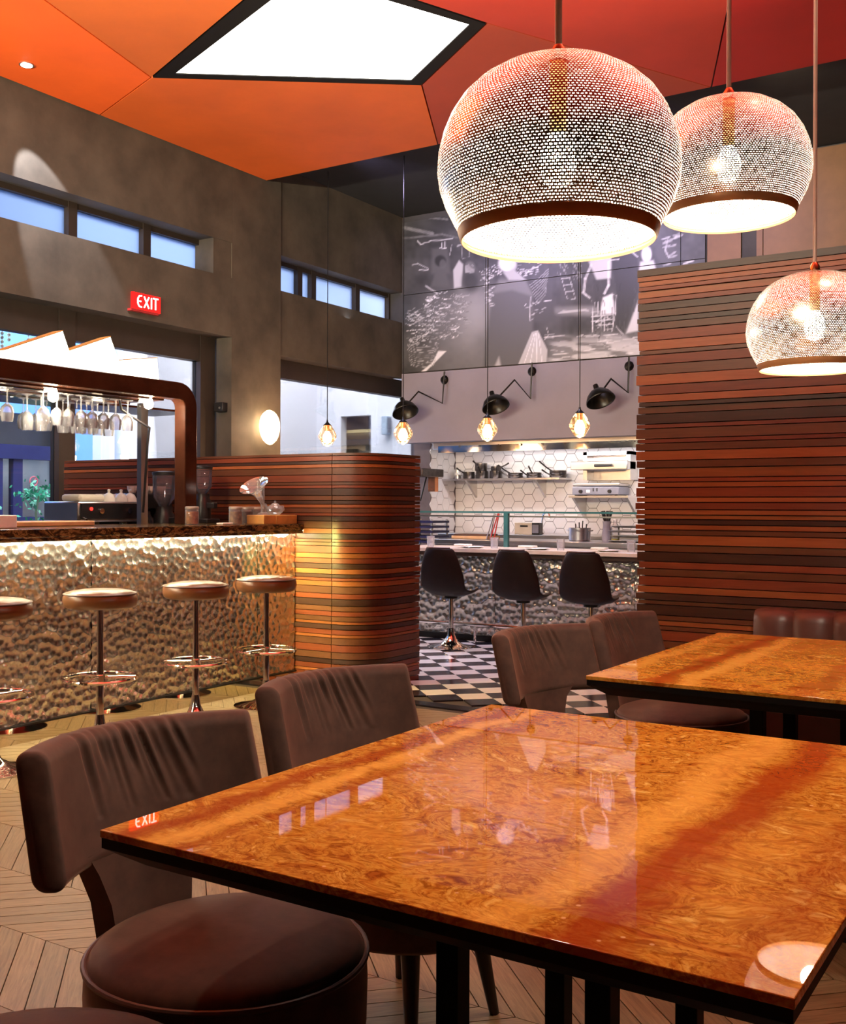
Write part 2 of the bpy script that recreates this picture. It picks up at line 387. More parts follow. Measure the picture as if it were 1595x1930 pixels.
# oak chevron planks: bands along Y, seams along X
BAND = 0.3225; PW = 0.102; Y0 = 2.005
def plank_mesh(sign):                                            # parallelogram; local x runs along the plank for the grain
    h = BAND; w = PW - 0.003
    mb = MB(); a = 45 * sign
    poly = [(0.0015, 0.0012), (w, 0.0012), (w + sign * h, h - 0.0012), (0.0015 + sign * h, h - 0.0012)]
    R = Matrix.Rotation(-math.radians(45 if sign > 0 else 135), 2)
    poly = [tuple(R @ Vector(p)) for p in poly]
    mb.prism(poly, -0.010, 0.0)
    return mb.mesh('plank', OAK, 0), math.radians(45 if sign > 0 else 135)
PLK = {1: plank_mesh(1), -1: plank_mesh(-1)}
rest = {1: [], -1: []}
for b in range(-14, 12):
    y = Y0 + b * BAND; sg = 1 if b % 2 == 0 else -1
    if y > 5.6: continue
    for k in range(-75, 40):
        x = k * PW + (0.0 if sg > 0 else BAND)
        cxp = x + sg * BAND / 2
        if cxp < -7.3 or cxp > 3.6 or y + BAND > 5.64: continue
        if -4.2 < cxp < -1.95 and 1.3 < y < 3.4 or (-1.3 < cxp < -0.3 and 1.9 < y < 2.4):
            me, rz = PLK[sg]; piece('plank', me, fl, (x, y, 0), rz)
        else: rest[sg].append((x, y))
for sg in (1, -1):
    me, rz = PLK[sg]; R = Matrix.Rotation(rz, 3, 'Z'); vs0 = [R @ v.co for v in me.vertices]; fs0 = [tuple(p.vertices) for p in me.polygons]
    mb = MB()
    for x, y in rest[sg]: mb.add([(p.x + x, p.y + y, p.z) for p in vs0], fs0)
    R2 = Matrix.Rotation(-rz, 3, 'Z'); mb.v = [tuple(R2 @ Vector(p)) for p in mb.v]
    o = stuff(mb.obj('planks', OAK, fl, 0)); o.rotation_euler = (0, 0, rz)
# checkerboard corner of the floor, laid on the diagonal, with a black border strip
TS = 0.2; D = TS * math.sqrt(2)
tm = {}
for c in ('tile_white', 'tile_black'):
    h = TS / 2 - 0.0012
    tm[c] = MB().prism([(-h, -h), (h, -h), (h, h), (-h, h)], -0.010, 0.0).mesh('tile', c, 0)
tb_rest = {'tile_white': MB(), 'tile_black': MB()}
ox, oy = -3.619 + D / 2, 6.104
for i in range(-40, 40):
    for j in range(-40, 40):
        x = ox + (i - j) * D / 2; y = oy + (i + j) * D / 2
        if not (-7.1 < x < 3.4 and 5.89 < y < 10.7): continue
        c = 'tile_white' if (i + j) % 2 == 0 else 'tile_black'
        if -5.75 < x < -2.75 and 5.7 < y < 8.75 and (x + 0.62 * y) > -0.6 - 0.35 and not (x < -4.1 and y < 6.7):
            piece('tile', tm[c], fl, (x, y, 0.0004), PI / 4)
        else:
            q = D / 2 - 0.0017
            tb_rest[c].prism([(x, y - q), (x + q, y), (x, y + q), (x - q, y)], -0.010, 0.0)
for c, mb in tb_rest.items(): stuff(mb.obj('tiles', c, fl, 0))
for x in np.arange(-7.1, 3.4, 0.6):
    piece('border_tile', MB().box((0.001, 0, -0.010), (0.599, 0.118, 0.0)).mesh('border_tile', 'tile_black', 0), fl, (x, 5.655, 0))

# ---- left wall: two bays of windows, a pier between
def boxpart(name, mat, parent, a, b, bevel=0): return MB().box(a, b).obj(name, mat, parent, 40, bevel)
wl = struct(MB().box((GX - 0.05, 7.87, 0), (WX, 8.615, ZB)).obj('wall_left', 'plaster'))
boxpart('beam', 'plaster', wl, (GX - 0.05, -3, 2.91), (WX, 7.868, 3.49))
boxpart('upper_band', 'plaster', wl, (GX - 0.05, -3, 3.84), (WX, 7.868, ZB))
boxpart('jamb', 'plaster', wl, (GX - 0.05, 7.62, 3.49), (WX - 0.01, 7.868, 3.84))
boxpart('beam', 'plaster', wl, (GX - 0.05, 8.617, 2.82), (WX - 0.015, YK, 3.50))
boxpart('upper_band', 'plaster', wl, (GX - 0.05, 8.617, 3.87), (WX - 0.015, YK, ZB))
boxpart('sill_wall', 'plaster', wl, (GX - 0.05, 7.0, 0), (GX + 0.08, 7.868, 0.5))
boxpart('sill_wall', 'plaster', wl, (GX - 0.05, 8.617, 0), (GX + 0.08, 12.2, 0.5))
boxpart('jamb', 'plaster', wl, (GX - 0.05, -3, 0), (WX, 0.5, 2.91))
def window(n, mull, z0, z1, glass, fw=0.07, head=None, gx=GX):
    o = struct(bpy.data.objects.new('window_%d' % n, None)); COL.objects.link(o)
    ys = [m for m in mull]
    for y, w in ys: boxpart('mullion', 'frame_dark', o, (gx - 0.05, y - w / 2, z0), (gx + 0.06, y + w / 2, z1))
    boxpart('head', 'frame_dark', o, (gx - 0.05, ys[0][0], (head or z1 - fw)), (gx + 0.05, ys[-1][0], z1))
    boxpart('sill', 'frame_dark', o, (gx - 0.05, ys[0][0], z0), (gx + 0.05, ys[-1][0], z0 + fw * 0.6))
    for (a, wa_), (b, wb_) in zip(ys[:-1], ys[1:]):
        boxpart('pane', glass, o, (gx - 0.008, a + wa_ / 2, z0 + fw * 0.6), (gx, b - wb_ / 2, (head or z1 - fw)))
    return o
def yl(px, py_, X=GX): return at(px, py_, 'X', X).y
window(1, [(0.6, 0.08), (2.6, 0.10), (yl(-140, 430), 0.09), (yl(129, 400), 0.09), (yl(269, 450), 0.09), (yl(392, 490), 0.09)], 3.49, 3.84, 'frosted', 0.05)
window(2, [(8.66, 0.09), (yl(558, 520), 0.08), (yl(584, 520), 0.08), (yl(667, 550), 0.08), (yl(747, 580), 0.08), (10.92, 0.05)], 3.50, 3.87, 'frosted', 0.045)
window(3, [(0.6, 0.1), (3.2, 0.12), (yl(118, 800), 0.17), (yl(383, 800), 0.20)], 0.04, 2.91, 'window_glass', 0.07, 2.66)
window(4, [(8.66, 0.04), (yl(801, 900), 0.20), (12.15, 0.06)], 0.5, 2.83, 'window_glass', 0.07, 2.62)

# ---- ceiling: black slab, orange folded-look panels around the lit opening
ce = struct(MB().box((-7.6, -3, ZB), (4, YK + 1.6, ZB + 0.1)).obj('ceiling', 'black_ceiling'))
L_, B_, R_, T_ = (-6.261, 5.875), (-4.551, 7.114), (-3.588, 6.441), (-4.181, 5.061)
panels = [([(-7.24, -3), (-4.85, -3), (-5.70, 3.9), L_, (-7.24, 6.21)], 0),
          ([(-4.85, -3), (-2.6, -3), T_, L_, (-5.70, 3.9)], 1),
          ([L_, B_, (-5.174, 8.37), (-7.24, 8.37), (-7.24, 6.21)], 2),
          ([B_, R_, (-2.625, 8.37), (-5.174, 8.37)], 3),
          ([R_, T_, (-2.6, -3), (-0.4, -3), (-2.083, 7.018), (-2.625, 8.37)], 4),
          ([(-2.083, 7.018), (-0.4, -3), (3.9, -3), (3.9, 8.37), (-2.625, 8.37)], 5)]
def inset(poly, d):
    n = len(poly); out = []
    for i in range(n):
        p0, p1, p2 = Vector(poly[i - 1]), Vector(poly[i]), Vector(poly[(i + 1) % n])
        e1 = (p1 - p0).normalized(); e2 = (p2 - p1).normalized(); n1 = Vector((-e1.y, e1.x)); n2 = Vector((-e2.y, e2.x))
        k = (n1 + n2); k = k / max(0.3, k.dot(n1)); out.append(tuple(p1 + k * d))
    return out
def ccw(p): return p if sum(p[i - 1][0] * p[i][1] - p[i][0] * p[i - 1][1] for i in range(len(p))) > 0 else p[::-1]
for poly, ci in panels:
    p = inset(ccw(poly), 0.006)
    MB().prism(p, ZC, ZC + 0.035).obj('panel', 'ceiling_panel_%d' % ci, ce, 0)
li, bi, ri, ti = (-6.043, 5.915), (-4.571, 6.99), (-3.698, 6.391), (-4.236, 5.242)
lamp = thing('ceiling_light', 'large white backlit panel in a black frame in the orange ceiling', 'ceiling light', (-4.9, 6.0, ZC))
def qp(ps): return ccw([(x + 4.9, y - 6.0) for x, y in ps])
outer = qp([L_, B_, R_, T_]); inner = qp([li, bi, ri, ti])
mb = MB(); n_ = 4
o4 = inset(outer, 0.008)
vs = [(x, y, -0.004) for x, y in o4] + [(x, y, -0.004) for x, y in inner] + [(x, y, 0.10) for x, y in o4] + [(x, y, 0.10) for x, y in inner]
fs = []
for i in range(4):
    j = (i + 1) % 4
    fs += [(i, 4 + i, 4 + j, j), (8 + i, 8 + j, 12 + j, 12 + i), (i, j, 8 + j, 8 + i), (4 + i, 12 + i, 12 + j, 4 + j)]
mb.add(vs, fs).obj('frame', 'black_frame', lamp, 0)
MB().prism(inset(inner, -0.006), 0.004, 0.03).obj('diffuser', 'lit_panel', lamp, 0)
sl = thing('recessed_spotlight', 'small round recessed spotlight in the orange ceiling panel', 'spotlight', (-6.875, 5.198, ZC))
MB().lathe([(0.055, -0.008), (0.055, 0.001)], n=24).obj('trim_ring', 'steel', sl)
MB().lathe([(0.042, -0.011), (0.042, -0.007)], n=24).obj('lens', 'spot_lens', sl)
light('spot_beam', 'SPOT', (-6.875, 5.198, ZC - 0.03), 330, (0.86, 0.90, 1.0), 0.012, aim=(-7.25, 5.72, 3.55), spot=34, blend=0.3, parent=sl)

# ---- kitchen side: wall with the picture above, serving hatch below
wb = struct(MB().box((-7.6, YK, 2.875), (-3.47, YK + 0.16, ZB)).obj('wall_back', 'plaster_dark'))
boxpart('soffit_panel', 'soffit', wb, (-7.26, YK - 0.012, 2.02), (-2.6, YK + 0.18, 2.868))
wr = struct(MB().box((-3.465, YK, 2.87), (4, YK + 0.14, ZB)).obj('wall_right', 'plaster_dark'))
xs = [-3.46, at(1399, 480, 'Y', YK).x, at(1427, 480, 'Y', YK).x, at(1440, 480, 'Y', YK).x, -1.2, 0.3, 1.8]
for i in range(len(xs) - 1):
    if i == 1: continue
    boxpart('veneer_panel', 'veneer_brown', wr, (xs[i] + 0.004, YK - 0.03, 2.87), (xs[i + 1] - 0.004, YK, ZB - 0.02))
struct(MB().box((-2.6, YK, 0), (4, YK + 0.14, 2.868)).obj('wall_right_low', 'dark_wall')); bpy.data.objects['wall_right_low'].name = 'wall_right'
struct(MB().box((3.9, -3, 0), (4, YK, ZB)).obj('wall_right', 'dark_wall'))
struct(MB().box((-7.6, -3.1, 0), (4, -3, ZB)).obj('wall_front', 'dark_wall'))
# kitchen shell with hexagonal tiles
wk = struct(MB().box((-7.55, 12.22, 0), (-2.4, 12.4, 2.9)).obj('wall_kitchen', 'hex_grout'))
struct(MB().box((-2.5, YK, 0), (-2.4, 12.22, 2.9)).obj('wall_kitchen_right', 'white_wall'))
struct(MB().box((-7.6, YK + 0.17, 2.86), (-2.4, 12.4, 2.95)).obj('ceiling_kitchen', 'white_wall'))
HR = 0.098
def hexmesh(r): return [(r * math.cos(PI / 3 * k), r * math.sin(PI / 3 * k)) for k in range(6)]
hx = MB(); ht = hexmesh(HR - 0.0035)
hx.add([(x, -0.008, z) for x, z in ht] + [(x, 0.004, z) for x, z in ht], [tuple(range(6)), ] + [(i, 6 + i, 6 + (i + 1) % 6, (i + 1) % 6) for i in range(6)])
hm = hx.mesh('hex_tile', 'hex_tile', 0)
for i in range(0, 30):
    for j in range(-1, 18):
        x = -7.2 + i * HR * 1.5; z = 0.72 + j * HR * math.sqrt(3) + (i % 2) * HR * math.sqrt(3) / 2
        if x > -4.3 or z < 0.85 or z > 2.15: continue
        piece('hex_tile', hm, wk, (x, 12.218, z))
wp = boxpart('tile_pier', 'hex_grout', wl, (GX - 0.05, at(812, 900, 'X', WX).y, 0), (WX - 0.006, 12.22, 2.9))
for i in range(4):
    for j in range(12):
        y = 11.66 + i * HR * 1.5; z = 0.76 + j * HR * math.sqrt(3) + (i % 2) * HR * math.sqrt(3) / 2
        if y > 12.16 or z > 2.2: continue
        piece('hex_tile', hm, wl, (WX - 0.006, y, z), PI / 2)

# ---- outside the windows
eg = struct(MB().box((-13, -3, -0.15), (-7.56, 16, -0.05)).obj('floor_arcade', 'ground'))
MB_ = struct(MB().box((-11.1, 9.6, 0), (-11.0, 14, 5)).obj('wall_arcade', 'white_wall'))
def wall_with_hole(name, y, x0, x1, hx0, hx1, hz, H, mat):
    mb = MB(); mb.box((x0, y, 0), (hx0, y + 0.15, H)); mb.box((hx1, y, 0), (x1, y + 0.15, H)); mb.box((hx0, y, hz), (hx1, y + 0.15, H))
    return struct(mb.obj(name, mat))
h0 = at(643, 850, 'Y', 14); h1 = at(700, 782, 'Y', 14)
wall_with_hole('wall_arcade_end', 14, -11.1, -6.5, h0.x, h1.x, h1.z, 5, 'white_wall')
struct(MB().box((-12.2, 15.6, 0), (-7.5, 15.7, 4)).obj('wall_arcade_room', 'grey_wall'))
struct(MB().box((-12.2, 14.2, 2.45), (-7.5, 15.6, 2.5)).obj('ceiling_arcade_room', 'yellow_wall'))
struct(MB().box((-11.1, -3, 2.35), (-11.0, 9.6, 5)).obj('wall_arcade_blue_lit', 'blue_lit_wall'))
struct(MB().box((-11.1, 8.95, 0), (-11.0, 9.6, 2.35)).obj('wall_arcade_blue_lit', 'blue_lit_wall'))
light('room_lamp', 'POINT', (-9.6, 15.0, 2.2), 25, (1.0, 0.85, 0.55), 0.1)
dr = struct(bpy.data.objects.new('door_1', None)); COL.objects.link(dr)
dy = [at(p, 900, 'X', -11.0).y for p in (-14, 28, 98)]
zt = at(60, 848, 'X', -11.0).z
boxpart('frame', 'blue_frame', dr, (-11.08, dy[0] - 1.2, zt - 0.12), (-10.94, dy[2] + 0.06, zt + 0.05))
for y0_ in (dy[0] - 1.2, dy[0] - 0.02, dy[1] - 0.05, dy[2]):
    boxpart('stile', 'blue_frame', dr, (-11.05, y0_, 0), (-10.96, y0_ + 0.13, zt - 0.12))
boxpart('lock_rail', 'blue_frame', dr, (-11.04, dy[0], 1.02), (-10.965, dy[2], 1.10))
boxpart('pane', 'window_glass', dr, (-11.02, dy[0] - 1.1, 0), (-11.0, dy[2], zt - 0.12))
struct(MB().box((-11.5, 5.5, 0), (-11.4, 9.4, 3)).obj('wall_beyond_door', 'grey_wall'))
pr_ = at(68, 907, 'X', -10.94)
sg_ = tag(MB().tube([(0, 0.055 * math.cos(a), 0.055 * math.sin(a)) for a in np.linspace(0, 2 * PI, 20, endpoint=False)], 0.008, 6, True).rod((0, -0.04, -0.04), (0, 0.04, 0.04), 0.007).obj('door_sign', 'smoke_red'), 'small round red sign on the glass of the blue door outside', 'sign')
sg_.location = (-10.985, pr_.y, pr_.z)
b0 = at(727, 820, 'Y', 13.99); b1 = at(738, 785, 'Y', 13.99)
o = thing('wall_box', 'grey electrical box on the white wall outside the window', 'box', (b0.x, 13.99, b0.z))
MB().box((0, -0.12, 0), (b1.x - b0.x, 0.01, b1.z - b0.z)).obj('case', 'wall_grey_box', o, bevel=0.01)
MB().box((b1.x - b0.x, -0.10, 0.03), (b1.x - b0.x + 0.015, -0.02, b1.z - b0.z - 0.03)).obj('cover', 'grey_plastic', o)
# equipment rack in the opening of the end wall
o = thing('service_rack', 'pale blue louvred service unit inside the doorway outside', 'cabinet', (at(672, 850, 'Y', 14.6).x, 14.6, 0))
MB().box((-0.24, -0.2, 0), (0.24, 0.2, 2.05)).obj('case', 'wall_grey_box', o, bevel=0.02)
for k in range(6): MB().box((-0.2, -0.215, 1.5 + k * 0.08), (0.2, -0.2, 1.55 + k * 0.08)).obj('slat', 'white_wall', o)
# dark blue furniture beyond the partition, outside
o = thing('arcade_counter', 'dark blue counter with clutter beyond the bar window', 'counter', (-9.0, 7.92, -0.05))
MB().box((-0.3, -0.40, 0), (0.3, 0.40, 1.66)).obj('body', 'blue_frame', o, bevel=0.02)
MB().box((-0.35, -0.43, 1.66), (0.35, 0.43, 1.70)).obj('top', 'blue_frame', o, bevel=0.01)
MB().box((-0.2, -0.2, 1.70), (0.2, 0.25, 1.77)).obj('case', 'grey_plastic', o, bevel=0.03)
for k, y in enumerate((9.0, 9.35)):
    struct(MB().box((-10.6, y, 0), (-10.45, y + 0.14, 5)).obj('trim_%d' % (k + 1), 'white_wall'))
# potted tree
pt = thing('potted_tree', 'green leafy potted tree in front of the blue door outside', 'plant', (-10.3, at(70, 900, 'X', -10.3).y, -0.05))
MB().lathe([(0.16, 0), (0.20, 0.4), (0.18, 0.4)], n=20).obj('pot', 'white_wall', pt)
MB().tube([(0, 0, 0.35), (0.02, 0.02, 0.8), (-0.02, 0.0, 1.2), (0.02, 0.03, 1.5)], [0.022, 0.018, 0.014, 0.008]).obj('trunk', 'stem', pt)
mb = MB()
for k in range(420):
    low = k % 2 == 0
    c = rng.normal((0.0, 0.02, 1.02) if low else (0.0, 0.05, 1.42), (0.13, 0.16, 0.07) if low else (0.12, 0.17, 0.08))
    d = rng.normal(size=3); d /= np.linalg.norm(d); e = np.cross(d, rng.normal(size=3)); e /= np.linalg.norm(e); l_ = rng.uniform(0.05, 0.09)
    mb.add([c, c + d * l_ * .5 + e * l_ * .25, c + d * l_, c + d * l_ * .5 - e * l_ * .25], [(0, 1, 2, 3)])
stuff(mb.obj('foliage', 'leaf', pt, 0))
struct(MB().box((-7.95, 3.0, 3.15), (-7.85, 6.6, 3.25)).obj('trim_3', 'black_frame'))
# bead strands hanging outside
for k, (px_, y0_, y1_) in enumerate(((4, 612, 660), (17, 588, 640), (54, 590, 650))):
    p = at(px_, y0_, 'X', -7.9); q = at(px_, y1_, 'X', -7.9); mb = MB(); n = 7
    for i in range(n):
        z = p.z + (q.z - p.z) * i / (n - 1); mb.lathe([(0.004, -0.016), (0.014, -0.008), (0.014, 0.008), (0.004, 0.016)], (0, 0, z), 8)
    mb.rod((0, 0, q.z), (0, 0, 3.15), 0.002, n=5)
    o = tag(mb.obj('bead_strand', 'porcelain', None), ('leftmost', 'middle, brightest', 'rightmost')[k] + ' strand of pale hanging discs outside the left window', 'ornament', 'hanging strands'); o.location = (-7.9, p.y, 0)
# ================================================================ PICTURE OF THE MARKET
def Z5(x, y): return (740 + x / 3.19, 390 + y / 3.19)
def seg_d(P, a, b):
    a = np.array(a, float); b = np.array(b, float); ab = b - a
    t_ = np.clip(((P - a) @ ab) / max(1e-9, ab @ ab), 0, 1); return np.hypot(*(P - a - t_[:, None] * ab).T)
def poly_in(P, poly, soft=6):
    x, y = P.T; ins = np.zeros(len(P), bool); n = len(poly); dmin = np.full(len(P), 1e9)
    for i in range(n):
        (x0, y0), (x1, y1) = poly[i - 1], poly[i]
        c = ((y0 > y) != (y1 > y)) & (x < (x1 - x0) * (y - y0) / (y1 - y0 + 1e-9) + x0); ins ^= c
        dmin = np.minimum(dmin, seg_d(P, poly[i - 1], poly[i]))
    return smoothstep(-soft, soft, np.where(ins, dmin, -dmin))
def ell(P, c, r, soft=0.25):
    d = np.hypot((P[:, 0] - c[0]) / r[0], (P[:, 1] - c[1]) / r[1]); return 1 - smoothstep(1 - soft, 1 + soft, d)
g_noise = rng.random((80, 80))
def vnoise(P, s):
    x = P[:, 0] / s + 300; y = P[:, 1] / s + 300; xi = np.floor(x).astype(int); yi = np.floor(y).astype(int); fx = x - xi; fy = y - yi
    fx = fx * fx * (3 - 2 * fx); fy = fy * fy * (3 - 2 * fy); g = lambda a, b: g_noise[a % 80, b % 80]
    return (g(xi, yi) * (1 - fx) + g(xi + 1, yi) * fx) * (1 - fy) + (g(xi, yi + 1) * (1 - fx) + g(xi + 1, yi + 1) * fx) * fy
STROKES = []
def stroke(pts, w, val):
    for a, b in zip(pts[:-1], pts[1:]): STROKES.append((a, b, w * 0.8, val))
def build_strokes():
    r = random.Random(3)
    for k in range(330):                                   # heap of fish
        x = r.uniform(75, 425); y = r.uniform(520, 800)
        if y < 620 and x < 170 or x > 430 - (y - 700) * 0.8: continue
        a = r.uniform(-0.6, 0.4); l = r.uniform(9, 34)
        stroke([(x, y), (x + l * math.cos(a), y + l * math.sin(a) + l * 0.25), (x + 1.8 * l * math.cos(a), y + l * 1.7 * math.sin(a))], r.choice((2.2, 2.6, 3, 3.6, 5.5)), r.choice((0.2, 0.3, 0.45, 0.6, 0.95)))
    for k in range(11):                                    # basket, woven in rings
        stroke([(180 + (95 - k * 2) * math.cos(a) + r.uniform(-3, 3), 818 + k * 12 + 26 * math.sin(a) + r.uniform(-4, 4)) for a in np.linspace(0.1, PI - 0.1, 9)], 3.0, r.uniform(0.28, 0.65))
    for k in range(50): x = r.uniform(95, 265); y = r.uniform(780, 835); stroke([(x, y), (x + r.uniform(6, 20), y + r.uniform(-9, 9))], 3, r.uniform(0.35, 0.9))
    for k in range(40): x = r.uniform(1180, 1470); y = r.uniform(440, 760); stroke([(x, y), (x + r.uniform(-6, 6), y + r.uniform(20, 60))], 6, r.uniform(0.03, 0.12))
    for k in range(70):                                    # produce behind the man
        x = r.uniform(520, 650); y = r.uniform(350, 440) if k % 2 else r.uniform(320, 420)
        if k % 2 == 0: x = r.uniform(740, 870)
        stroke([(x, y), (x + r.uniform(10, 30), y + r.uniform(-14, 10))], 4, r.uniform(0.5, 0.95))
    for k in range(16):
        x = 545 + r.uniform(0, 50); y = 460 + k * 9; stroke([(x, y), (x + 22, y - 6)], 5, r.uniform(0.6, 0.95))
    for k in range(9): stroke([(825 + k * 6, 470 + k * 14), (880 + k * 5, 430 + k * 12), (940 - k * 2, 370 + k * 16)], 4, 0.55 - k * 0.02)
    for k in range(14): x = 830 + r.uniform(-40, 90); y = r.uniform(530, 700); stroke([(x, y), (x + r.uniform(10, 50), y - r.uniform(0, 18))], 4, r.uniform(0.5, 0.9))
    stroke([(830, 540), (825, 680)], 5, 0.8); stroke([(925, 720), (940, 770), (915, 800)], 3.5, 0.7)
    for k in range(9): stroke([(850 + k * 4, 760), (775 + k * 18, 940)], 4, 0.55 + 0.35 * (k % 2))
    for k in range(60):                                    # sunlit ground
        x = r.uniform(900, 1470); y = r.uniform(760, 920); stroke([(x, y), (x + r.uniform(20, 90), y - r.uniform(-6, 10))], r.uniform(3, 7), r.uniform(0.4, 0.85))
    for k in range(6): stroke([(1000 + k * 5, 640 - k * 3), (1160 + k * 4, 615 + k * 2)], 7, 0.55)
    # shopping carts
    for p in ([(1018, 432), (1065, 425), (1100, 555), (1050, 552), (1018, 432)], [(1030, 470), (1080, 466)], [(1040, 510), (1090, 506)]): stroke(p, 3.5, 0.65)
    for k in range(8): x = 1200 + k * 18; stroke([(x, 570), (x + 3, 745)], 2.6, 0.75)
    for k in range(7): y = 565 + k * 29; stroke([(1198, y + 8), (1325, y - 6)], 2.6, 0.75)
    stroke([(1300, 560), (1310, 530), (1345, 530), (1340, 640), (1320, 745)], 5, 0.8)
    stroke([(1200, 560), (1205, 750)], 4, 0.9)
    for k in range(25): x = r.uniform(1215, 1310); y = r.uniform(650, 730); stroke([(x, y), (x + 12, y - 5)], 5, r.uniform(0.5, 0.9))
    stroke([(1195, 350), (1160, 430), (1150, 510)], 14, 0.75); stroke([(1300, 330), (1300, 470), (1275, 520)], 13, 0.85); stroke([(1310, 320), (1360, 315)], 9, 0.8)
    stroke([(1145, 515), (1185, 545)], 12, 0.8); stroke([(1345, 720), (1385, 765)], 8, 0.55)
    # lamps and pipes at the top
    for p, w, v_ in (([(70, 125), (240, 160)], 18, 0.35), ([(60, 190), (300, 165), (390, 185)], 10, 0.25), ([(150, 205), (170, 225), (230, 205), (360, 190)], 6, 0.75), ([(170, 60), (330, 75)], 10, 0.3),
                     ([(295, 215), (295, 245)], 5, 0.9), ([(315, 210), (315, 250)], 5, 0.9), ([(285, 248), (325, 248)], 5, 0.9), ([(355, 230), (345, 290)], 4, 0.6), ([(120, 350), (150, 340), (215, 370)], 6, 0.6), ([(160, 380), (215, 378)], 6, 0.7),
                     ([(200, 475), (270, 520)], 9, 0.6), ([(390, 235), (440, 220)], 7, 0.7), ([(530, 285), (565, 285)], 8, 0.85), ([(415, 230), (420, 310), (465, 300), (460, 225)], 4, 0.45)): stroke(p, w, v_)
    for k in range(10): stroke([(440 + k * 5, 340 + abs(k - 5) * 3), (438 + k * 6, 395)], 3, 0.5)
    for k in range(30): x = r.uniform(985, 1130); y = r.uniform(330, 420); stroke([(x, y), (x + 8, y + 25)], 4, r.uniform(0.25, 0.55))
    for k in range(14): x = r.uniform(1620, 1780); y = r.uniform(150, 380); stroke([(x, y), (x + 40, y - 12)], 9, r.uniform(0.4, 0.85))
    stroke([(1440, 270), (1475, 300)], 9, 0.8); stroke([(1655, 200), (1640, 260), (1660, 300), (1700, 270)], 10, 0.6)
build_strokes()
def market(P):                                             # grey value of the print at picture points
    v = 0.045 + 0.07 * vnoise(P, 90) + 0.03 * vnoise(P, 25)
    def over(m, val): nonlocal v; v = v * (1 - m) + val * m
    x, y = P.T
    over(0.60 * np.exp(-((x - 480) / 150) ** 2 - ((y - 640) / 190) ** 2), 0.62)
    over(0.35 * np.exp(-((x - 420) / 230) ** 2 - ((y - 900) / 160) ** 2), 0.45)
    over(0.7 * np.exp(-((x - 300) / 150) ** 2 - ((y - 640) / 120) ** 2), 0.24)
    over(smoothstep(720, 860, y + 0.05 * (x - 1200)) * smoothstep(880, 1000, x) * (0.35 + 0.65 * smoothstep(0.42, 0.62, vnoise(P * np.array([0.35, 1.6]), 40))), 0.60)
    over(0.6 * ell(P, (1150, 625), (200, 28), 0.6), 0.42)
    over(0.6 * ell(P, (310, 470), (70, 90), 0.5), 0.12); over(0.7 * poly_in(P, [(235, 250), (330, 235), (350, 400), (235, 400)], 14), 0.17)
    over(0.8 * ell(P, (288, 325), (34, 34)), 0.03); over(0.8 * ell(P, (302, 345), (20, 30)), 0.17); over(poly_in(P, [(262, 375), (315, 375), (345, 480), (230, 480)], 12), 0.15)
    over(poly_in(P, [(365, 380), (400, 320), (425, 345), (415, 480), (370, 490)]), 0.55); over(0.8 * ell(P, (465, 365), (33, 38)), 0.22); over(0.8 * ell(P, (470, 450), (50, 60), 0.5), 0.06)
    over(poly_in(P, [(600, 500), (650, 420), (790, 430), (850, 520), (840, 960), (545, 960), (575, 700)], 16), 0.17)
    over(poly_in(P, [(640, 900), (600, 990), (660, 990)], 10), 0.5)
    over(0.7 * poly_in(P, [(600, 520), (640, 440), (800, 440), (850, 540), (720, 500)], 14), 0.30); over(ell(P, (690, 340), (52, 50)), 0.86); over(0.6 * ell(P, (725, 355), (24, 32)), 0.55); over(poly_in(P, [(665, 395), (730, 375), (805, 440), (700, 440)], 8), 0.5)
    over(poly_in(P, [(850, 520), (960, 470), (980, 690), (860, 690)], 12), 0.12)
    over(poly_in(P, [(755, 948), (838, 752), (875, 742), (932, 860), (925, 948)], 4), 0.55)
    over(poly_in(P, [(160, 1000), (240, 935), (275, 866), (325, 866), (190, 1000)], 4), 0.80)
    over(poly_in(P, [(1180, 330), (1230, 290), (1320, 300), (1312, 430), (1230, 445)], 8), 0.60)
    over(poly_in(P, [(1205, 440), (1310, 430), (1290, 600), (1215, 590)], 8), 0.08)
    over(poly_in(P, [(1315, 300), (1475, 280), (1478, 500), (1430, 640), (1390, 760), (1345, 740), (1350, 540)], 8), 0.055)
    over(poly_in(P, [(1478, 560), (1405, 760), (1478, 745)], 8), 0.66); over(poly_in(P, [(1265, 545), (1325, 520), (1335, 640), (1250, 650)], 8), 0.82)
    over(ell(P, (1528, 285), (30, 48)), 0.80); over(poly_in(P, [(1490, 330), (1570, 320), (1590, 400), (1480, 400)], 8), 0.66); over(ell(P, (1640, 270), (60, 70)), 0.12)
    TX = vnoise(P, 14)
    for a, b, w, val in STROKES:
        bx = (x > min(a[0], b[0]) - 3 * w) & (x < max(a[0], b[0]) + 3 * w) & (y > min(a[1], b[1]) - 3 * w) & (y < max(a[1], b[1]) + 3 * w)
        if bx.any():
            m = np.zeros(len(P)); m[bx] = 1 - smoothstep(w * 0.4, w, seg_d(P[bx], a, b)); over(m * (0.45 + 0.4 * TX), val)
    return v
mu = thing('market_mural', 'large black and white photo mural of a street market above the kitchen hatch', 'mural', (0, YK - 0.03, 0))
sx = [WX + 0.006] + [at(p, 520, 'Y', YK).x for p in (918, 1093, 1285)] + [-3.475]; sz = [2.875, 3.826, 4.72]
dO = np.array([ray(0, 0)[i] for i in range(3)])
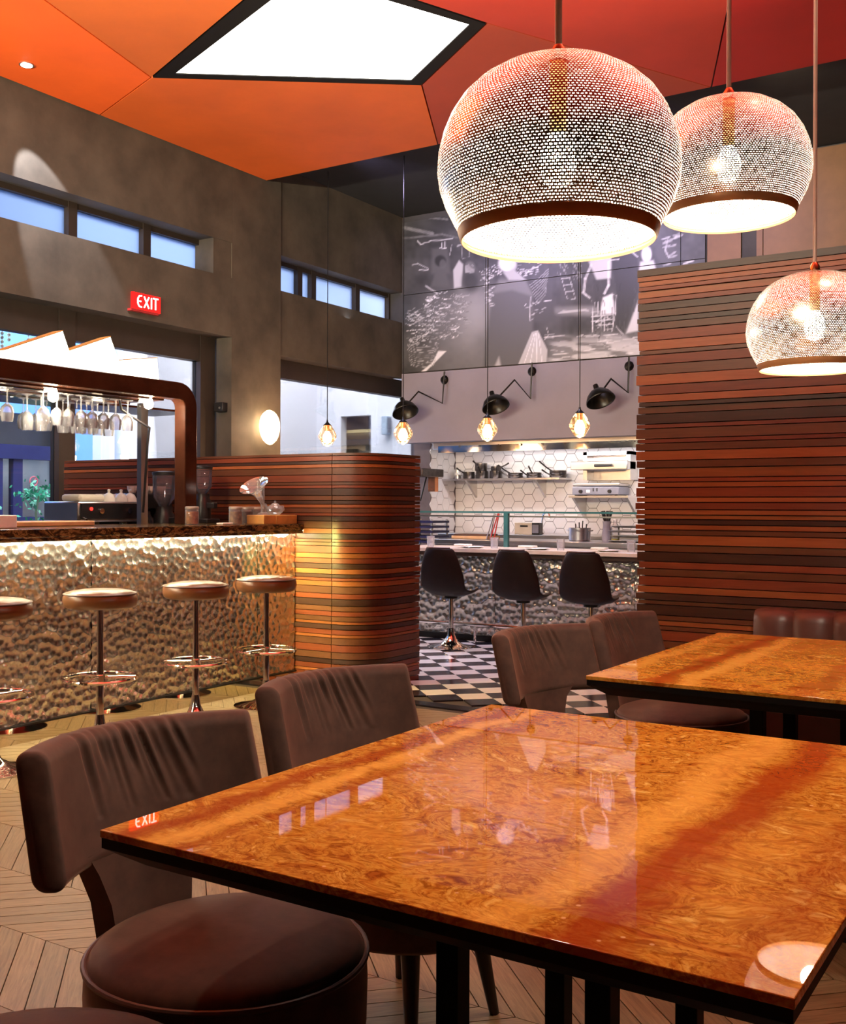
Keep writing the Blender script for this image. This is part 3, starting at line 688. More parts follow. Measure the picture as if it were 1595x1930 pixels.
for i in range(4):
    for j in range(2):
        x0, x1, z0, z1 = sx[i] + 0.004, sx[i + 1] - 0.004, sz[j] + 0.004, sz[j + 1] - 0.004
        nx = max(2, int((x1 - x0) / 0.0125)); nz = int((z1 - z0) / 0.0125)
        X, Z = np.meshgrid(np.linspace(x0, x1, nx), np.linspace(z0, z1, nz))
        pts = np.stack([X.ravel(), np.full(X.size, YK - 0.03), Z.ravel()], 1) - np.array([0, 0, EYE])
        dep = pts @ np.array(FWD); U = PCX + FPX * (pts @ np.array(RC)) / dep; V = PCY - FPX * (pts @ np.array(UC)) / dep
        g = market(np.stack([(U - 740) * 3.19, (V - 390) * 3.19], 1))
        g = np.clip(g, 0, 1) ** 1.25
        mb = MB(); vs = [(a, 0, b) for a, b in zip(X.ravel(), Z.ravel())]
        fs = [(r * nx + c, r * nx + c + 1, (r + 1) * nx + c + 1, (r + 1) * nx + c) for r in range(nz - 1) for c in range(nx - 1)]
        k = len(vs); vs += [(x0, 0.022, z0), (x1, 0.022, z0), (x1, 0.022, z1), (x0, 0.022, z1)]
        c4 = (0, nx - 1, nz * nx - 1, (nz - 1) * nx)
        fs += [(c4[0], k, k + 1, c4[1]), (c4[1], k + 1, k + 2, c4[2]), (c4[2], k + 2, k + 3, c4[3]), (c4[3], k + 3, k, c4[0])]
        mb.v = vs; mb.f = fs; o = mb.obj('mural_panel', 'print', mu, 0)
        at_ = o.data.color_attributes.new('print', 'FLOAT_COLOR', 'POINT')
        cc = np.ones((len(vs), 4)); cc[:k, :3] = g[:, None] * np.array([0.97, 0.95, 1.0]); cc[k:, :3] = 0.05
        at_.data.foreach_set('color', cc.ravel())

# ================================================================ SLATTED WALLS
def slat_rows(H, seed):
    r = random.Random(seed); z = 0.0; rows = []; last = 0
    while z < H - 0.012:
        h = r.choice((0.017, 0.021, 0.030, 0.032, 0.043, 0.046)); h = min(h, H - z - 0.003)
        m = r.choice([k for k in (0, 0, 1, 1, 1, 2, 2, 2, 3, 3) if k != last]); 
        if h < 0.025 and m == 3 and r.random() < 0.6: m = 0
        last = m; rows.append((z, h, m, r.uniform(0.0, 0.010), r.uniform(-0.006, 0.012))); z += h + 0.0045
    return rows
wd = struct(MB().box((-1.905, 5.035, 0), (2.6, 5.10, 2.405)).obj('wall_slatted', 'black_frame'))
for z, h, m, pr, e in slat_rows(2.415, 11):
    MB().box((-1.924 - e, 5.0 - pr, z), (2.6, 5.036, z + h)).obj('slat', SLAT[m], wd, 0)
# bar partition: straight part, then a rounded corner
PY = 5.856; SX_ = -4.466; CR = 0.30; YE = 6.50; PH = 1.615
def path_pts(off, y_end):
    P = [(SX_ + 0.003, PY - off)]
    for k in range(1, 13):
        a = -PI / 2 + PI / 2 * k / 12; P.append((SX_ + (CR + off) * math.cos(a), PY + CR + (CR + off) * math.sin(a)))
    P.append((SX_ + CR + off, y_end)); return P
pt_ = struct(bpy.data.objects.new('wall_partition', None)); COL.objects.link(pt_)
def ribbon(mb, outer, inner_, z0, z1):
    n = len(outer); vs = [(x, y, z0) for x, y in outer] + [(x, y, z0) for x, y in inner_] + [(x, y, z1) for x, y in outer] + [(x, y, z1) for x, y in inner_]; fs = []
    for i in range(n - 1):
        fs += [(i, i + 1, 2 * n + i + 1, 2 * n + i), (n + i + 1, n + i, 3 * n + i, 3 * n + i + 1), (2 * n + i, 2 * n + i + 1, 3 * n + i + 1, 3 * n + i), (i + 1, i, n + i, n + i + 1)]
    fs += [(0, 2 * n, 3 * n, n), (n - 1, 2 * n - 1, 4 * n - 1, 3 * n - 1)]
    return mb.add(vs, fs)
MB().box((-7.23, PY + 0.03, 0), (SX_ - 0.002, PY + 0.11, PH - 0.01)).obj('core', 'black_frame', pt_)
ribbon(MB(), path_pts(-0.03, YE - 0.012), path_pts(-0.11, YE - 0.012), 0, PH - 0.01).obj('curved_core', 'black_frame', pt_)
for z, h, m, pr, e in slat_rows(PH, 23):
    MB().box((-7.24, PY - pr * 0.6, z), (SX_ - 0.002, PY + 0.031, z + h)).obj('slat', SLAT[m], pt_, 0)
    ribbon(MB(), path_pts(pr * 0.6, YE + e), path_pts(-0.031, YE + e), z, z + h).obj('curved_slat', SLAT[m], pt_, 30)

# ================================================================ HAMMERED METAL
def hammered(w, h, cell=0.047, res=0.006, depth=0.0070, seed=1):
    r = np.random.default_rng(seed); nx = int(w / cell) + 3; nz = int(h / cell) + 3
    gx, gz = np.meshgrid(np.arange(nx) - 1, np.arange(nz) - 1, indexing='ij')
    sx_ = (gx + 0.5 + 0.5 * (gz % 2) + r.uniform(-0.24, 0.24, gx.shape)) * cell; sz_ = (gz + 0.5 + r.uniform(-0.42, 0.42, gx.shape)) * cell
    n = int(w / res) + 1; m = int(h / res) + 1; X, Z = np.meshgrid(np.linspace(0, w, n), np.linspace(0, h, m))
    ci = np.floor(X / cell).astype(int) + 1; cj = np.floor(Z / cell).astype(int) + 1; best = np.full(X.shape, 9.0)
    for di in (-2, -1, 0, 1):
        for dj in (-1, 0, 1):
            a = np.clip(ci + di, 0, nx - 1); b = np.clip(cj + dj, 0, nz - 1); best = np.minimum(best, np.hypot(X - sx_[a, b], Z - sz_[a, b]))
    H = np.clip(best / (cell * 0.62), 0, 1.2) ** 2 * depth
    vs = np.stack([X.ravel(), -H.ravel(), Z.ravel()], 1)
    i = (np.arange(m - 1)[:, None] * n + np.arange(n - 1)[None]).ravel(); fs = np.stack([i, i + 1, i + n + 1, i + n], 1)
    mb = MB(); mb.v = [tuple(p) for p in vs.tolist()]; mb.f = [tuple(f) for f in fs.tolist()]; return mb

# ================================================================ BAR
BX = -4.77; BY0 = 0.9
bar = thing('bar_counter', 'long bar with dark marble top, lit hammered metal front and mirror plinth', 'bar counter', (BX, BY0, 0))
LB = PY - 0.012 - BY0
MB().box((-0.75, 0, 0.0), (-0.03, LB, 1.055)).obj('carcass', 'black_frame', bar)
MB().box((-0.03, 0, 0.0), (0.0, LB, 0.088)).obj('plinth', 'mirror_plinth', bar)
MB().box((-0.028, 0, 0.088), (0.006, LB, 0.098)).obj('trim_strip', 'black_metal', bar)
s0 = at(175, 1150, 'X', BX).y - BY0; s1 = at(488, 1150, 'X', BX).y - BY0
for k, (a, b) in enumerate(((0, s0 - 1.25), (s0 - 1.25, s0), (s0, s1), (s1, LB))):
    o = hammered(b - a - 0.003, 0.95, seed=k + 3).obj('hammered_panel', 'hammered', bar, 60); o.rotation_euler = (0, 0, PI / 2); o.location = (-0.016, a + 0.0015, 0.1)
MB().box((-0.78, 0, 1.078), (0.06, LB, 1.122)).box((0.046, 0, 1.056), (0.06, LB, 1.078)).obj('marble_top', 'bar_marble', bar, bevel=0.004)
MB().box((0.024, 0.05, 1.068), (0.042, LB - 0.02, 1.0775)).obj('led_strip', 'led_strip', bar)
# stools
st = thing('bar_stool', 'second bar stool from the left, brown leather seat seen whole, chrome ring and column', 'stool', (-4.4, 3.79, 0), 0.4, 'chrome bar stools along the bar')
seat_p = [(0.02, 0.715), (0.165, 0.716), (0.182, 0.728), (0.188, 0.750), (0.186, 0.776), (0.176, 0.792), (0.155, 0.802), (0.10, 0.810), (0.0, 0.812)]
MB().lathe(seat_p, n=40).obj('seat', 'stool_leather', st)
MB().lathe([(0.183, 0.786), (0.187, 0.789), (0.183, 0.793)], n=40).obj('piping', 'piping', st)
MB().lathe([(0.019, 0.05), (0.019, 0.40), (0.0165, 0.41), (0.0165, 0.716)], n=16).obj('column', 'chrome', st)
MB().lathe([(0.20, 0.0), (0.20, 0.008), (0.17, 0.016), (0.09, 0.030), (0.05, 0.055), (0.030, 0.10), (0.021, 0.16)], n=40).obj('base', 'chrome', st)
fr_ = MB().tube([(0.187 * math.cos(a), 0.187 * math.sin(a), 0.348) for a in np.linspace(0, 2 * PI, 40, endpoint=False)], 0.0095, 8, True).obj('foot_ring', 'chrome', st)
for a in (0.5, 2.6, 4.7): MB().rod((0.019 * math.cos(a), 0.019 * math.sin(a), 0.352), (0.184 * math.cos(a), 0.184 * math.sin(a), 0.348), 0.007).obj('spoke', 'chrome', fr_)
MB().lathe([(0.027, 0.33), (0.027, 0.37)], n=16).obj('collar', 'chrome', fr_)
for y, rz, lb in ((3.14, 1.1, 'bar stool cut by the left edge of the picture, brown leather seat'), (4.485, 0.9, 'third bar stool from the left, in front of the seam of the hammered bar front'), (5.10, 2.0, 'rightmost bar stool, beside the slatted wooden corner')):
    dup(st, (-4.4, y, 0), rz, lb)

# gantry over the bar
ga = thing('bar_gantry', 'dark copper toned tube gantry with rounded corner standing over the bar', 'gantry', (-5.15, 0, 0))
mb = MB(); hw = 0.05
prof = [(0.9, 2.00)] + [(5.045 + 0.105 * math.sin(a), 1.895 + 0.105 * math.cos(a)) for a in np.linspace(0, PI / 2, 9)] + [(5.15, 1.122)]
ring = []
for i, (y, z) in enumerate(prof):
    a = prof[max(0, i - 1)]; b = prof[min(len(prof) - 1, i + 1)]; ty, tz = b[0] - a[0], b[1] - a[1]; L = math.hypot(ty, tz); ny, nz_ = -tz / L, ty / L
    ring += [(-hw, y + ny * .055, z + nz_ * .055), (hw, y + ny * .055, z + nz_ * .055), (hw, y - ny * .055, z - nz_ * .055), (-hw, y - ny * .055, z - nz_ * .055)]
n = len(prof); fs = [(i * 4 + j, (i + 1) * 4 + j, (i + 1) * 4 + (j + 1) % 4, i * 4 + (j + 1) % 4) for i in range(n - 1) for j in range(4)]
mb.add(ring, fs + [(0, 1, 2, 3), (4 * n - 1, 4 * n - 2, 4 * n - 3, 4 * n - 4)]).obj('tube_frame', 'copper_wood', ga, 30, 0.006)
MB().box((-0.30, 5.0, 1.122), (-0.26, 5.06, 1.93)).obj('rear_post', 'steel', ga)
MB().tube([(-0.16, 4.72, 1.93), (-0.16, 4.74, 1.86), (-0.16, 4.88, 1.80), (-0.16, 4.98, 1.76), (-0.2, 5.0, 1.66), (-0.24, 5.0, 1.2)], 0.008).obj('cable', 'black_plastic', ga)
for k in range(3): MB().box((-0.1 - 0.22 * k - 0.006, 1.0, 1.918), (-0.1 - 0.22 * k + 0.006, 4.95, 1.932)).obj('rack_rail', 'chrome', ga)
MB().box((-1.06, 1.0, 1.935), (-0.05, 5.0, 1.95)).box((-1.06, 5.0, 1.935), (-0.60, 5.85, 1.95)).obj('rack_shelf', 'copper_wood', ga)
for k, (px_, py_) in enumerate(((100, 742), (280, 757), (-160, 720))):
    p = at(px_, py_, 'X', -5.22)
    b = MB().lathe([(0.004, -0.05), (0.026, -0.038), (0.032, -0.012), (0.022, 0.02), (0.014, 0.05)], (p.x + 5.15, p.y, p.z - 0.0), 16).obj('bulb', 'bulb_hot', ga)
    light('bulb_light', 'POINT', (p.x, p.y, p.z - 0.07), 16, (1.0, 0.82, 0.58), 0.03, parent=ga)
# hanging glasses
gp = [(0.033, 0), (0.034, -0.004), (0.006, -0.010), (0.004, -0.02), (0.004, -0.085), (0.010, -0.092), (0.032, -0.112), (0.038, -0.14), (0.036, -0.165), (0.031, -0.195)]
gp_in = [(0.0295, -0.195), (0.034, -0.165), (0.036, -0.14), (0.030, -0.114), (0.006, -0.098)]
GM = MB().lathe([(r, z) for r, z in (gp + gp_in)][::-1], n=16, caps=False).mesh('wine_glass', 'glass', 60)
kg = 0
ORD = ('first', 'second', 'third', 'fourth', 'fifth', 'sixth', 'seventh', 'eighth', 'ninth', 'tenth', 'eleventh', 'twelfth', 'thirteenth', 'fourteenth')
ROW = ('front', 'middle', 'rear')
for k in range(3):
    kk = 0; ys = [3.40, 3.49, 3.58, 3.67, 3.76, 3.85, 4.10, 4.19, 4.28, 4.37, 4.46, 4.55, 4.64, 4.73]
    for i, y in enumerate(ys):
        if k == 1 and i in (3, 8) or k == 2 and i in (1, 6, 10): continue
        o = bpy.data.objects.new('wine_glass', GM); COL.objects.link(o); o.location = (-5.25 - 0.22 * k + random.uniform(-.012, .012), y + 0.05 * k, 1.918); o.scale = (1, 1, 1 if k != 1 else 1.12)
        kk += 1; tag(o, '%s stemmed glass from the left, hanging in the %s row of the bar rack' % (ORD[kk - 1], ROW[k]), 'glass', 'glasses in the %s row of the bar rack' % ROW[k])
# glowing tilted light boxes above the gantry
for k, (c0, c1, c2, lb) in enumerate((((8, 660), (118, 624), (130, 660), 'leftmost and largest glowing tilted light box above the bar gantry'), ((128, 662), (208, 635), (221, 672), 'middle glowing tilted light box above the bar gantry'), ((214, 680), (296, 675), (299, 708), 'rightmost, nearly level glowing light box above the bar gantry'))):
    X_ = -5.75 - 0.16 * k; A, B, C = (at(*c, 'X', X_) for c in (c0, c1, c2))
    e = (A - B); dn = (C - B); dn = dn * (0.30 / dn.length)
    o = thing('light_box', lb, 'lamp', B, 0, 'tilted light boxes over the bar')
    nrm = Vector((0.10, 0, 0)); mb = MB(); q = [Vector((0, 0, 0)), e, e + dn, dn]
    mb.add([p for p in q] + [p - nrm for p in q], [(0, 1, 2, 3), (7, 6, 5, 4), (0, 4, 5, 1), (1, 5, 6, 2), (2, 6, 7, 3), (3, 7, 4, 0)]).obj('lit_body', 'lightbox', o, 0)
    up = Vector((0, 0, 0.006)); q = [Vector((0.006, 0, 0)), e + Vector((0.006, 0, 0)), e - nrm, -nrm]
    mb = MB(); mb.add(q + [p + up for p in q], [(0, 1, 2, 3), (7, 6, 5, 4), (0, 4, 5, 1), (1, 5, 6, 2), (2, 6, 7, 3), (3, 7, 4, 0)]).obj('top_board', 'pine', o, 0)
    for w in (0.2, 0.8): p = e * w - nrm * 0.5; MB().rod((p.x, p.y, 1.9505 - B.z), p + Vector((0, 0, -0.005)), 0.006, n=6).obj('post', 'black_frame', o)
    light('box_glow', 'AREA', B + (e + dn) * 0.5 + Vector((0.03, 0, 0)), 6, (1.0, 0.88, 0.62), 0.25, aim=B + (e + dn) * 0.5 + Vector((1, 0, 0)), parent=o)

# ---- things on the bar
CT = 1.1225
def on(px_, X_=-5.2, py_=988): p = at(px_, py_, 'X', X_); return (X_, p.y, CT)
def onb(px_, X_=-5.95): p = at(px_, 988, 'X', X_); return (X_, p.y, 0.9725)
bk = thing('back_counter', 'low dark work counter behind the bar', 'counter', (-6.0, 3.0, 0))
MB().box((-0.35, 0, 0.94), (0.35, 2.82, 0.972)).obj('top', 'steel', bk, bevel=0.003)
MB().box((-0.33, 0.02, 0), (0.30, 2.80, 0.94)).obj('cabinet', 'black_plastic', bk)
BT = 0.9725
em = thing('espresso_machine', 'chrome and black two group espresso machine on the bar', 'espresso machine', onb(190))
y0_, y1_ = at(125, 980, 'X', -5.95).y - em.location.y, at(258, 980, 'X', -5.95).y - em.location.y
MB().box((-0.24, y0_, 0.16), (0.12, y1_, 0.30)).obj('body', 'steel', em, bevel=0.012)
MB().box((0.121, y0_ + 0.02, 0.18), (0.13, y1_ - 0.02, 0.285)).obj('front_panel', 'black_plastic', em)
MB().box((-0.24, y0_ + 0.03, 0.0), (0.16, y1_ - 0.03, 0.045)).obj('drip_tray', 'steel', em, bevel=0.006)
MB().box((-0.24, y0_ + 0.04, 0.045), (-0.10, y1_ - 0.04, 0.16)).obj('backsplash', 'black_plastic', em)
MB().lathe([(0.012, 0), (0.012, 0.008)], (0.131, y0_ + 0.10, 0.25), 12, Matrix.Rotation(PI / 2, 3, 'Y')).obj('button', 'red_button', em)
for u in (0.3, 0.7):
    yy = y0_ + (y1_ - y0_) * u
    g = MB().lathe([(0.032, 0.10), (0.036, 0.12), (0.036, 0.165)], (0.06, yy, 0), 18).obj('group_head', 'chrome', em)
    MB().rod((0.07, yy, 0.11), (0.23, yy + 0.03, 0.085), 0.012, 0.016).obj('handle', 'black_plastic', g)
    MB().lathe([(0.020, 0), (0.020, 0.01)], (0.131, yy, 0.235), 14, Matrix.Rotation(PI / 2, 3, 'Y')).obj('gauge', 'chrome', em)
for u in (0.06, 0.94): MB().tube([(0.09, y0_ + (y1_ - y0_) * u, 0.20), (0.16, y0_ + (y1_ - y0_) * u, 0.18), (0.18, y0_ + (y1_ - y0_) * u, 0.06)], 0.006).obj('steam_wand', 'chrome', em)
# cups on top of the machine
cup = MB().lathe([(0.020, 0), (0.026, 0.004), (0.036, 0.03), (0.039, 0.055), (0.036, 0.055), (0.033, 0.03), (0.02, 0.008)], n=16).mesh('cup', 'porcelain')
lid_ = MB().lathe([(0.044, 0), (0.042, 0.018), (0.028, 0.038), (0.009, 0.046), (0.009, 0.056), (0.012, 0.062), (0.0, 0.066)], n=16).mesh('sugar_bowl', 'porcelain')
zt_ = BT + 0.3005
for i, (px_, kind, dz) in enumerate(((196, 1, 0), (219, 1, 0), (236, 1, 0), (205, 0, 0), (228, 0, 0), (255, 0, 0), (272, 0, 0), (288, 0, 0), (302, 0, 0), (318, 0, 0))):
    p = at(px_, 940, 'X', -5.95); y = min(p.y, em.location.y + y1_ - 0.04)
    if i > 5: y = em.location.y + y1_ - 0.045; 
    if kind:
        o = bpy.data.objects.new('sugar_bowl', lid_); COL.objects.link(o); o.location = (-5.90, p.y, zt_)
        tag(o, 'white lidded china bowl, %s of three on the espresso machine' % ('leftmost', 'middle', 'rightmost')[i], 'bowl', 'china bowls on the espresso machine'); o.scale = (1.1, 1.1, 1.35)
    elif i <= 5:
        o = bpy.data.objects.new('coffee_cup', cup); COL.objects.link(o); o.location = (-6.03, p.y, zt_); tag(o, 'white china cup behind the lidded bowls on the espresso machine, %s of three' % ('leftmost', 'middle', 'rightmost')[i - 3], 'cup', 'cups on the espresso machine')
p = at(160, 940, 'X', -5.95)
o = thing('folded_cloth', 'white folded cloth lying on the left end of the espresso machine', 'cloth', (-5.98, p.y, zt_))
MB().box((-0.10, -0.10, 0), (0.10, 0.12, 0.05)).obj('fold', 'napkin', o, bevel=0.02)
# knock box / brewer: black box with clear front
p = onb(277, -6.05)
o = thing('coffee_brewer', 'black coffee brewer with glass jug left of the gantry post', 'coffee machine', p); o.scale = (1.2, 1.2, 1.32)
MB().box((-0.12, -0.16, 0.0), (-0.03, 0.12, 0.26)).obj('tower', 'black_plastic', o, bevel=0.008)
MB().box((-0.12, -0.16, 0.19), (0.10, 0.12, 0.275)).obj('head', 'black_plastic', o, bevel=0.008)
MB().box((-0.12, -0.16, 0.0), (0.10, 0.12, 0.02)).obj('base', 'black_plastic', o, bevel=0.004)
MB().lathe([(0.05, 0.021), (0.065, 0.04), (0.065, 0.12), (0.045, 0.16), (0.045, 0.175)], (0.03, -0.06, 0), 20).obj('jug', 'hopper_glass', o)
MB().lathe([(0.05, 0.021), (0.060, 0.04), (0.060, 0.14)], (0.03, 0.06, 0), 20).obj('jug', 'hopper_glass', o)
def grinder(px_, X_, label, s=1.0):
    o = thing('coffee_grinder', label, 'coffee grinder', onb(px_, X_) if s > 1 else on(px_, X_), 0, 'coffee grinders'); o.scale = (s, s, s * 1.1)
    MB().box((-0.07, -0.07, 0), (0.09, 0.07, 0.03)).obj('base', 'black_plastic', o, bevel=0.006)
    MB().lathe([(0.062, 0.03), (0.062, 0.15), (0.05, 0.17), (0.05, 0.20)], (-0.02, 0, 0), 20).obj('body', 'black_plastic', o)
    MB().box((0.03, -0.02, 0.10), (0.11, 0.02, 0.14)).obj('spout', 'black_plastic', o, bevel=0.005)
    MB().lathe([(0.03, 0.20), (0.066, 0.25), (0.07, 0.37)], (-0.02, 0, 0), 20).obj('hopper', 'hopper_glass', o)
    MB().lathe([(0.072, 0.37), (0.072, 0.385), (0.03, 0.392)], (-0.02, 0, 0), 20).obj('lid', 'black_plastic', o); return o
grinder(314, -5.75, 'black coffee grinder with clear hopper left of the gantry post', 1.22)
grinder(386, -5.40, 'black coffee grinder with clear hopper right of the gantry post', 0.95)
for i, px_ in enumerate((262, 278, 294, 308)):
    p_ = at(px_, 930, 'X', -6.05); o = bpy.data.objects.new('coffee_cup', cup); COL.objects.link(o); o.location = (-6.05 + 0.04 * (i % 2), min(p[1] + 0.10, max(p[1] - 0.15, p[1] - 0.145 + i * 0.082)), BT + 0.275 * 1.32 + 0.0005)
    tag(o, 'white china cup on top of the black coffee brewer, %s from the left' % ORD[i], 'cup', 'cups on the coffee brewer')
# jars
def jar(px_, fill, label, X_=-5.15, r=0.045, h=0.115):
    o = thing('storage_jar', label, 'jar', on(px_, X_), 0, 'glass jars on the bar')
    MB().lathe([(r, 0), (r, h * 0.85), (r * 0.9, h * 0.92)], n=20).obj('body', 'glass', o)
    MB().lathe([(r * 0.93, 0.004), (r * 0.93, h * 0.74)], n=20).obj('contents', fill, o)
    MB().lathe([(r * 1.02, h * 0.88), (r * 1.02, h), (r * 0.9, h * 1.03)], n=20).obj('lid', 'lid', o); return o
jar(362, 'jar_fill_orange', 'glass jar with amber contents right behind the gantry post', -5.02)
jar(444, 'jar_fill', 'leftmost of the row of jars, brown nuts inside', -4.9)
jar(466, 'jar_fill_dark', 'middle jar of the row, dark contents', -4.95)
jar(485, 'jar_fill_dark', 'jar standing behind the wooden tray', -5.06)
p = on(515, -4.86)
o = thing('wooden_tray', 'yellowish wooden box tray on the right end of the bar', 'tray', p)
MB().box((-0.09, -0.20, 0), (0.09, 0.14, 0.062)).obj('body', 'pine', o, bevel=0.004)
MB().box((0.0905, -0.08, 0.0), (0.098, 0.14, 0.060)).obj('front_board', 'pine', o, bevel=0.002)
ty = p[1]
v_ = thing('glass_vase', 'sculptural trumpet shaped glass vase tilting on the wooden tray', 'vase', (-4.86, ty - 0.10, CT + 0.0625))
a_ = Matrix.Rotation(0.62, 3, 'X')
MB().lathe([(0.045, 0), (0.04, 0.012), (0.02, 0.02), (0.018, 0.045), (0.022, 0.07)], n=20).obj('foot', 'glass', v_)
MB().lathe([(0.012, 0.0), (0.017, 0.05), (0.028, 0.10), (0.055, 0.145), (0.090, 0.170), (0.104, 0.176), (0.088, 0.166), (0.05, 0.138), (0.02, 0.08)], (0, 0.0, 0.06), 24, a_, False).obj('bowl', 'glass', v_)
MB().rod((0, 0, 0.07), (0, 0.0, 0.26), 0.006).obj('stem', 'glass', v_)
tp = thing('teapot', 'small clear glass teapot on the wooden tray', 'teapot', (-4.86, ty + 0.02, CT + 0.0625))
MB().lathe([(0.03, 0), (0.055, 0.02), (0.060, 0.04), (0.045, 0.062), (0.03, 0.068)], n=24).obj('body', 'glass', tp)
MB().lathe([(0.032, 0.068), (0.02, 0.08), (0.006, 0.084), (0.008, 0.094), (0.0, 0.1)], n=16).obj('lid', 'glass', tp)
MB().tube([(0, -0.05, 0.03), (0, -0.085, 0.05), (0, -0.105, 0.075)], [0.012, 0.009, 0.007]).obj('spout', 'glass', tp)
MB().tube([(0, 0.05, 0.055), (0, 0.085, 0.06), (0, 0.095, 0.035), (0, 0.06, 0.015)], 0.006).obj('handle', 'glass', tp)
tag(MB().box((-0.03, -0.05, 0), (0.03, 0.05, 0.012)).obj('dish', 'porcelain', None, bevel=0.004, loc=on(424, -4.9)), 'small flat white dish on the bar left of the jars', 'dish')
tag(MB().box((-0.2, -0.9, 0), (0.1, 0.25, 0.03)).obj('chopping_board', 'board_wood', None, bevel=0.006, loc=on(95, -5.3)), 'long pale wooden board lying on the left of the bar', 'board')
tag(MB().box((-0.06, -0.16, 0), (0.06, 0.05, 0.07)).obj('napkin_box', 'paper', None, bevel=0.004, loc=on(4, -5.0)), 'white box on the bar at the left edge of the picture', 'box')

# ---- on the window pier
ex = thing('exit_sign', 'glowing red EXIT sign on the concrete beam', 'sign', (WX, 6.735, 3.06))
MB().box((0, -0.165, -0.075), (0.03, 0.165, 0.075)).obj('body', 'exit_red', ex, bevel=0.004)
MB().box((0, -0.20, -0.098), (0.05, 0.12, -0.078)).obj('bracket', 'red_paint', ex)
w_, hh = 0.010, 0.05
def letter(strokes, y):
    mb = MB()
    for (a, b) in strokes: mb.rod((0.033, y + a[0], a[1]), (0.033, y + b[0], b[1]), 0.0066, n=6)
    mb.obj('letter', 'exit_white', ex)
letter([((0.02, 0.05), (-0.01, 0.045)), ((-0.01, 0.045), (-0.025, 0.02)), ((-0.025, 0.02), (-0.025, -0.02)), ((-0.025, -0.02), (-0.01, -0.045)), ((-0.01, -0.045), (0.02, -0.05)), ((-0.025, 0), (0.012, 0))], -0.085)
letter([((-0.028, 0.05), (0.028, -0.05)), ((0.028, 0.05), (-0.028, -0.05))], -0.008)
letter([((0, 0.05), (0, -0.05))], 0.05)
letter([((0, 0.05), (0, -0.05)), ((-0.03, 0.05), (0.03, 0.05))], 0.10)
sc = thing('wall_sconce', 'oval blown glass wall lamp glowing on the concrete pier', 'wall lamp', (WX, 8.34, 2.06))
MB().lathe([(0.05, 0), (0.05, 0.02)], n=16, rot=Matrix.Rotation(PI / 2, 3, 'Y')).obj('back_plate', 'steel', sc)
mb = MB(); n = 20; vs = []
for i in range(9):
    th = PI * i / 8
    for j in range(n):
        a = 2 * PI * j / n; yy = 0.145 * math.sin(th) * math.cos(a); zz = 0.165 * math.sin(th) * math.sin(a); zz += (-0.03 if zz < 0 else 0) * abs(zz) / 0.165
        vs.append((0.09 - 0.065 * math.cos(th), yy, zz))
mb.add(vs, [(i * n + j, i * n + (j + 1) % n, (i + 1) * n + (j + 1) % n, (i + 1) * n + j) for i in range(8) for j in range(n)]).obj('glass_shade', 'sconce_glass', sc, 60)
MB().lathe([(0.01, -0.085), (0.045, -0.06), (0.055, 0.0), (0.045, 0.05), (0.01, 0.075)], (0.09, -0.01, 0.0), 16).obj('bulb', 'bulb_hot', sc)
light('sconce_light', 'POINT', (WX + 0.24, 8.33, 2.06), 14, (1.0, 0.62, 0.36), 0.08, parent=sc)
o = thing('wall_speaker', 'small black box fixed in the reveal of the concrete pier', 'speaker', (WX - 0.11, 7.87, 2.22))
MB().box((-0.06, -0.07, -0.045), (0.06, 0.0, 0.045)).obj('case', 'black_plastic', o, bevel=0.006)
MB().lathe([(0.012, 0), (0.012, 0.006)], (0.02, -0.07, -0.01), 12, Matrix.Rotation(PI / 2, 3, 'X')).obj('lens', 'steel', o)

# ================================================================ KITCHEN COUNTER AND HATCH
kc = thing('kitchen_counter', 'low dining counter with hammered metal front before the open kitchen', 'counter', (-5.7, 8.62, 0))
LK = 3.1
MB().box((0, 0.03, 0), (LK, 0.45, 0.80)).obj('carcass', 'black_frame', kc)
MB().box((0, -0.01, 0), (LK, 0.03, 0.055)).obj('plinth', 'black_metal', kc)
for k, (a, b) in enumerate(((0, 1.0), (1.0, 2.35), (2.35, LK))):
    o = hammered(b - a - 0.004, 0.745, 0.058, 0.009, 0.0075, 31 + k).obj('hammered_panel', 'hammered', kc, 60); o.location = (a + 0.002, 0.012, 0.056)
MB().box((0, -0.10, 0.79), (LK, 0.0, 0.826)).obj('apron', 'counter_brown', kc)
MB().box((-0.02, -0.16, 0.826), (LK, 0.46, 0.862)).obj('worktop', 'counter_top_pale', kc, bevel=0.004)
MB().box((0, 0.46, 0), (LK, 0.50, 0.86)).obj('back_panel', 'steel', kc)
rl = thing('foot_rail', 'chrome foot rail along the front of the kitchen counter', 'rail', (-5.7, 8.47, 0))
MB().rod((0, 0, 0.17), (LK, 0, 0.17), 0.016).obj('bar', 'chrome', rl)
for x in (0.0, 0.88, 1.95, 3.0): MB().rod((x, 0, 0), (x, 0, 0.17), 0.014).obj('post', 'chrome', rl); 
# sneeze guard
sgx = at(955, 1000, 'Y', 9.0).x
gd = thing('glass_guard', 'glass guard with green edged frame standing on the kitchen counter', 'glass guard', (sgx, 9.0, 0.862))
zr = at(955, 965, 'Y', 9.0).z - 0.862
MB().box((-1.45, -0.012, zr - 0.012), (1.9, 0.05, zr + 0.006)).obj('top_glass', 'green_glass_edge', gd)
MB().box((-1.45, 0.0, zr - 0.05), (1.9, 0.01, zr - 0.035)).obj('rail', 'steel', gd)
for x in (-1.4, 0.0, 1.5): MB().box((x - 0.022, -0.02, 0), (x + 0.022, 0.02, zr - 0.012)).obj('post', 'green_glass_edge', gd)
for a, b in ((-1.42, -0.03), (0.03, 1.48)): MB().box((a, -0.003, 0.02), (b, 0.003, zr - 0.05)).obj('pane', 'window_glass', gd)
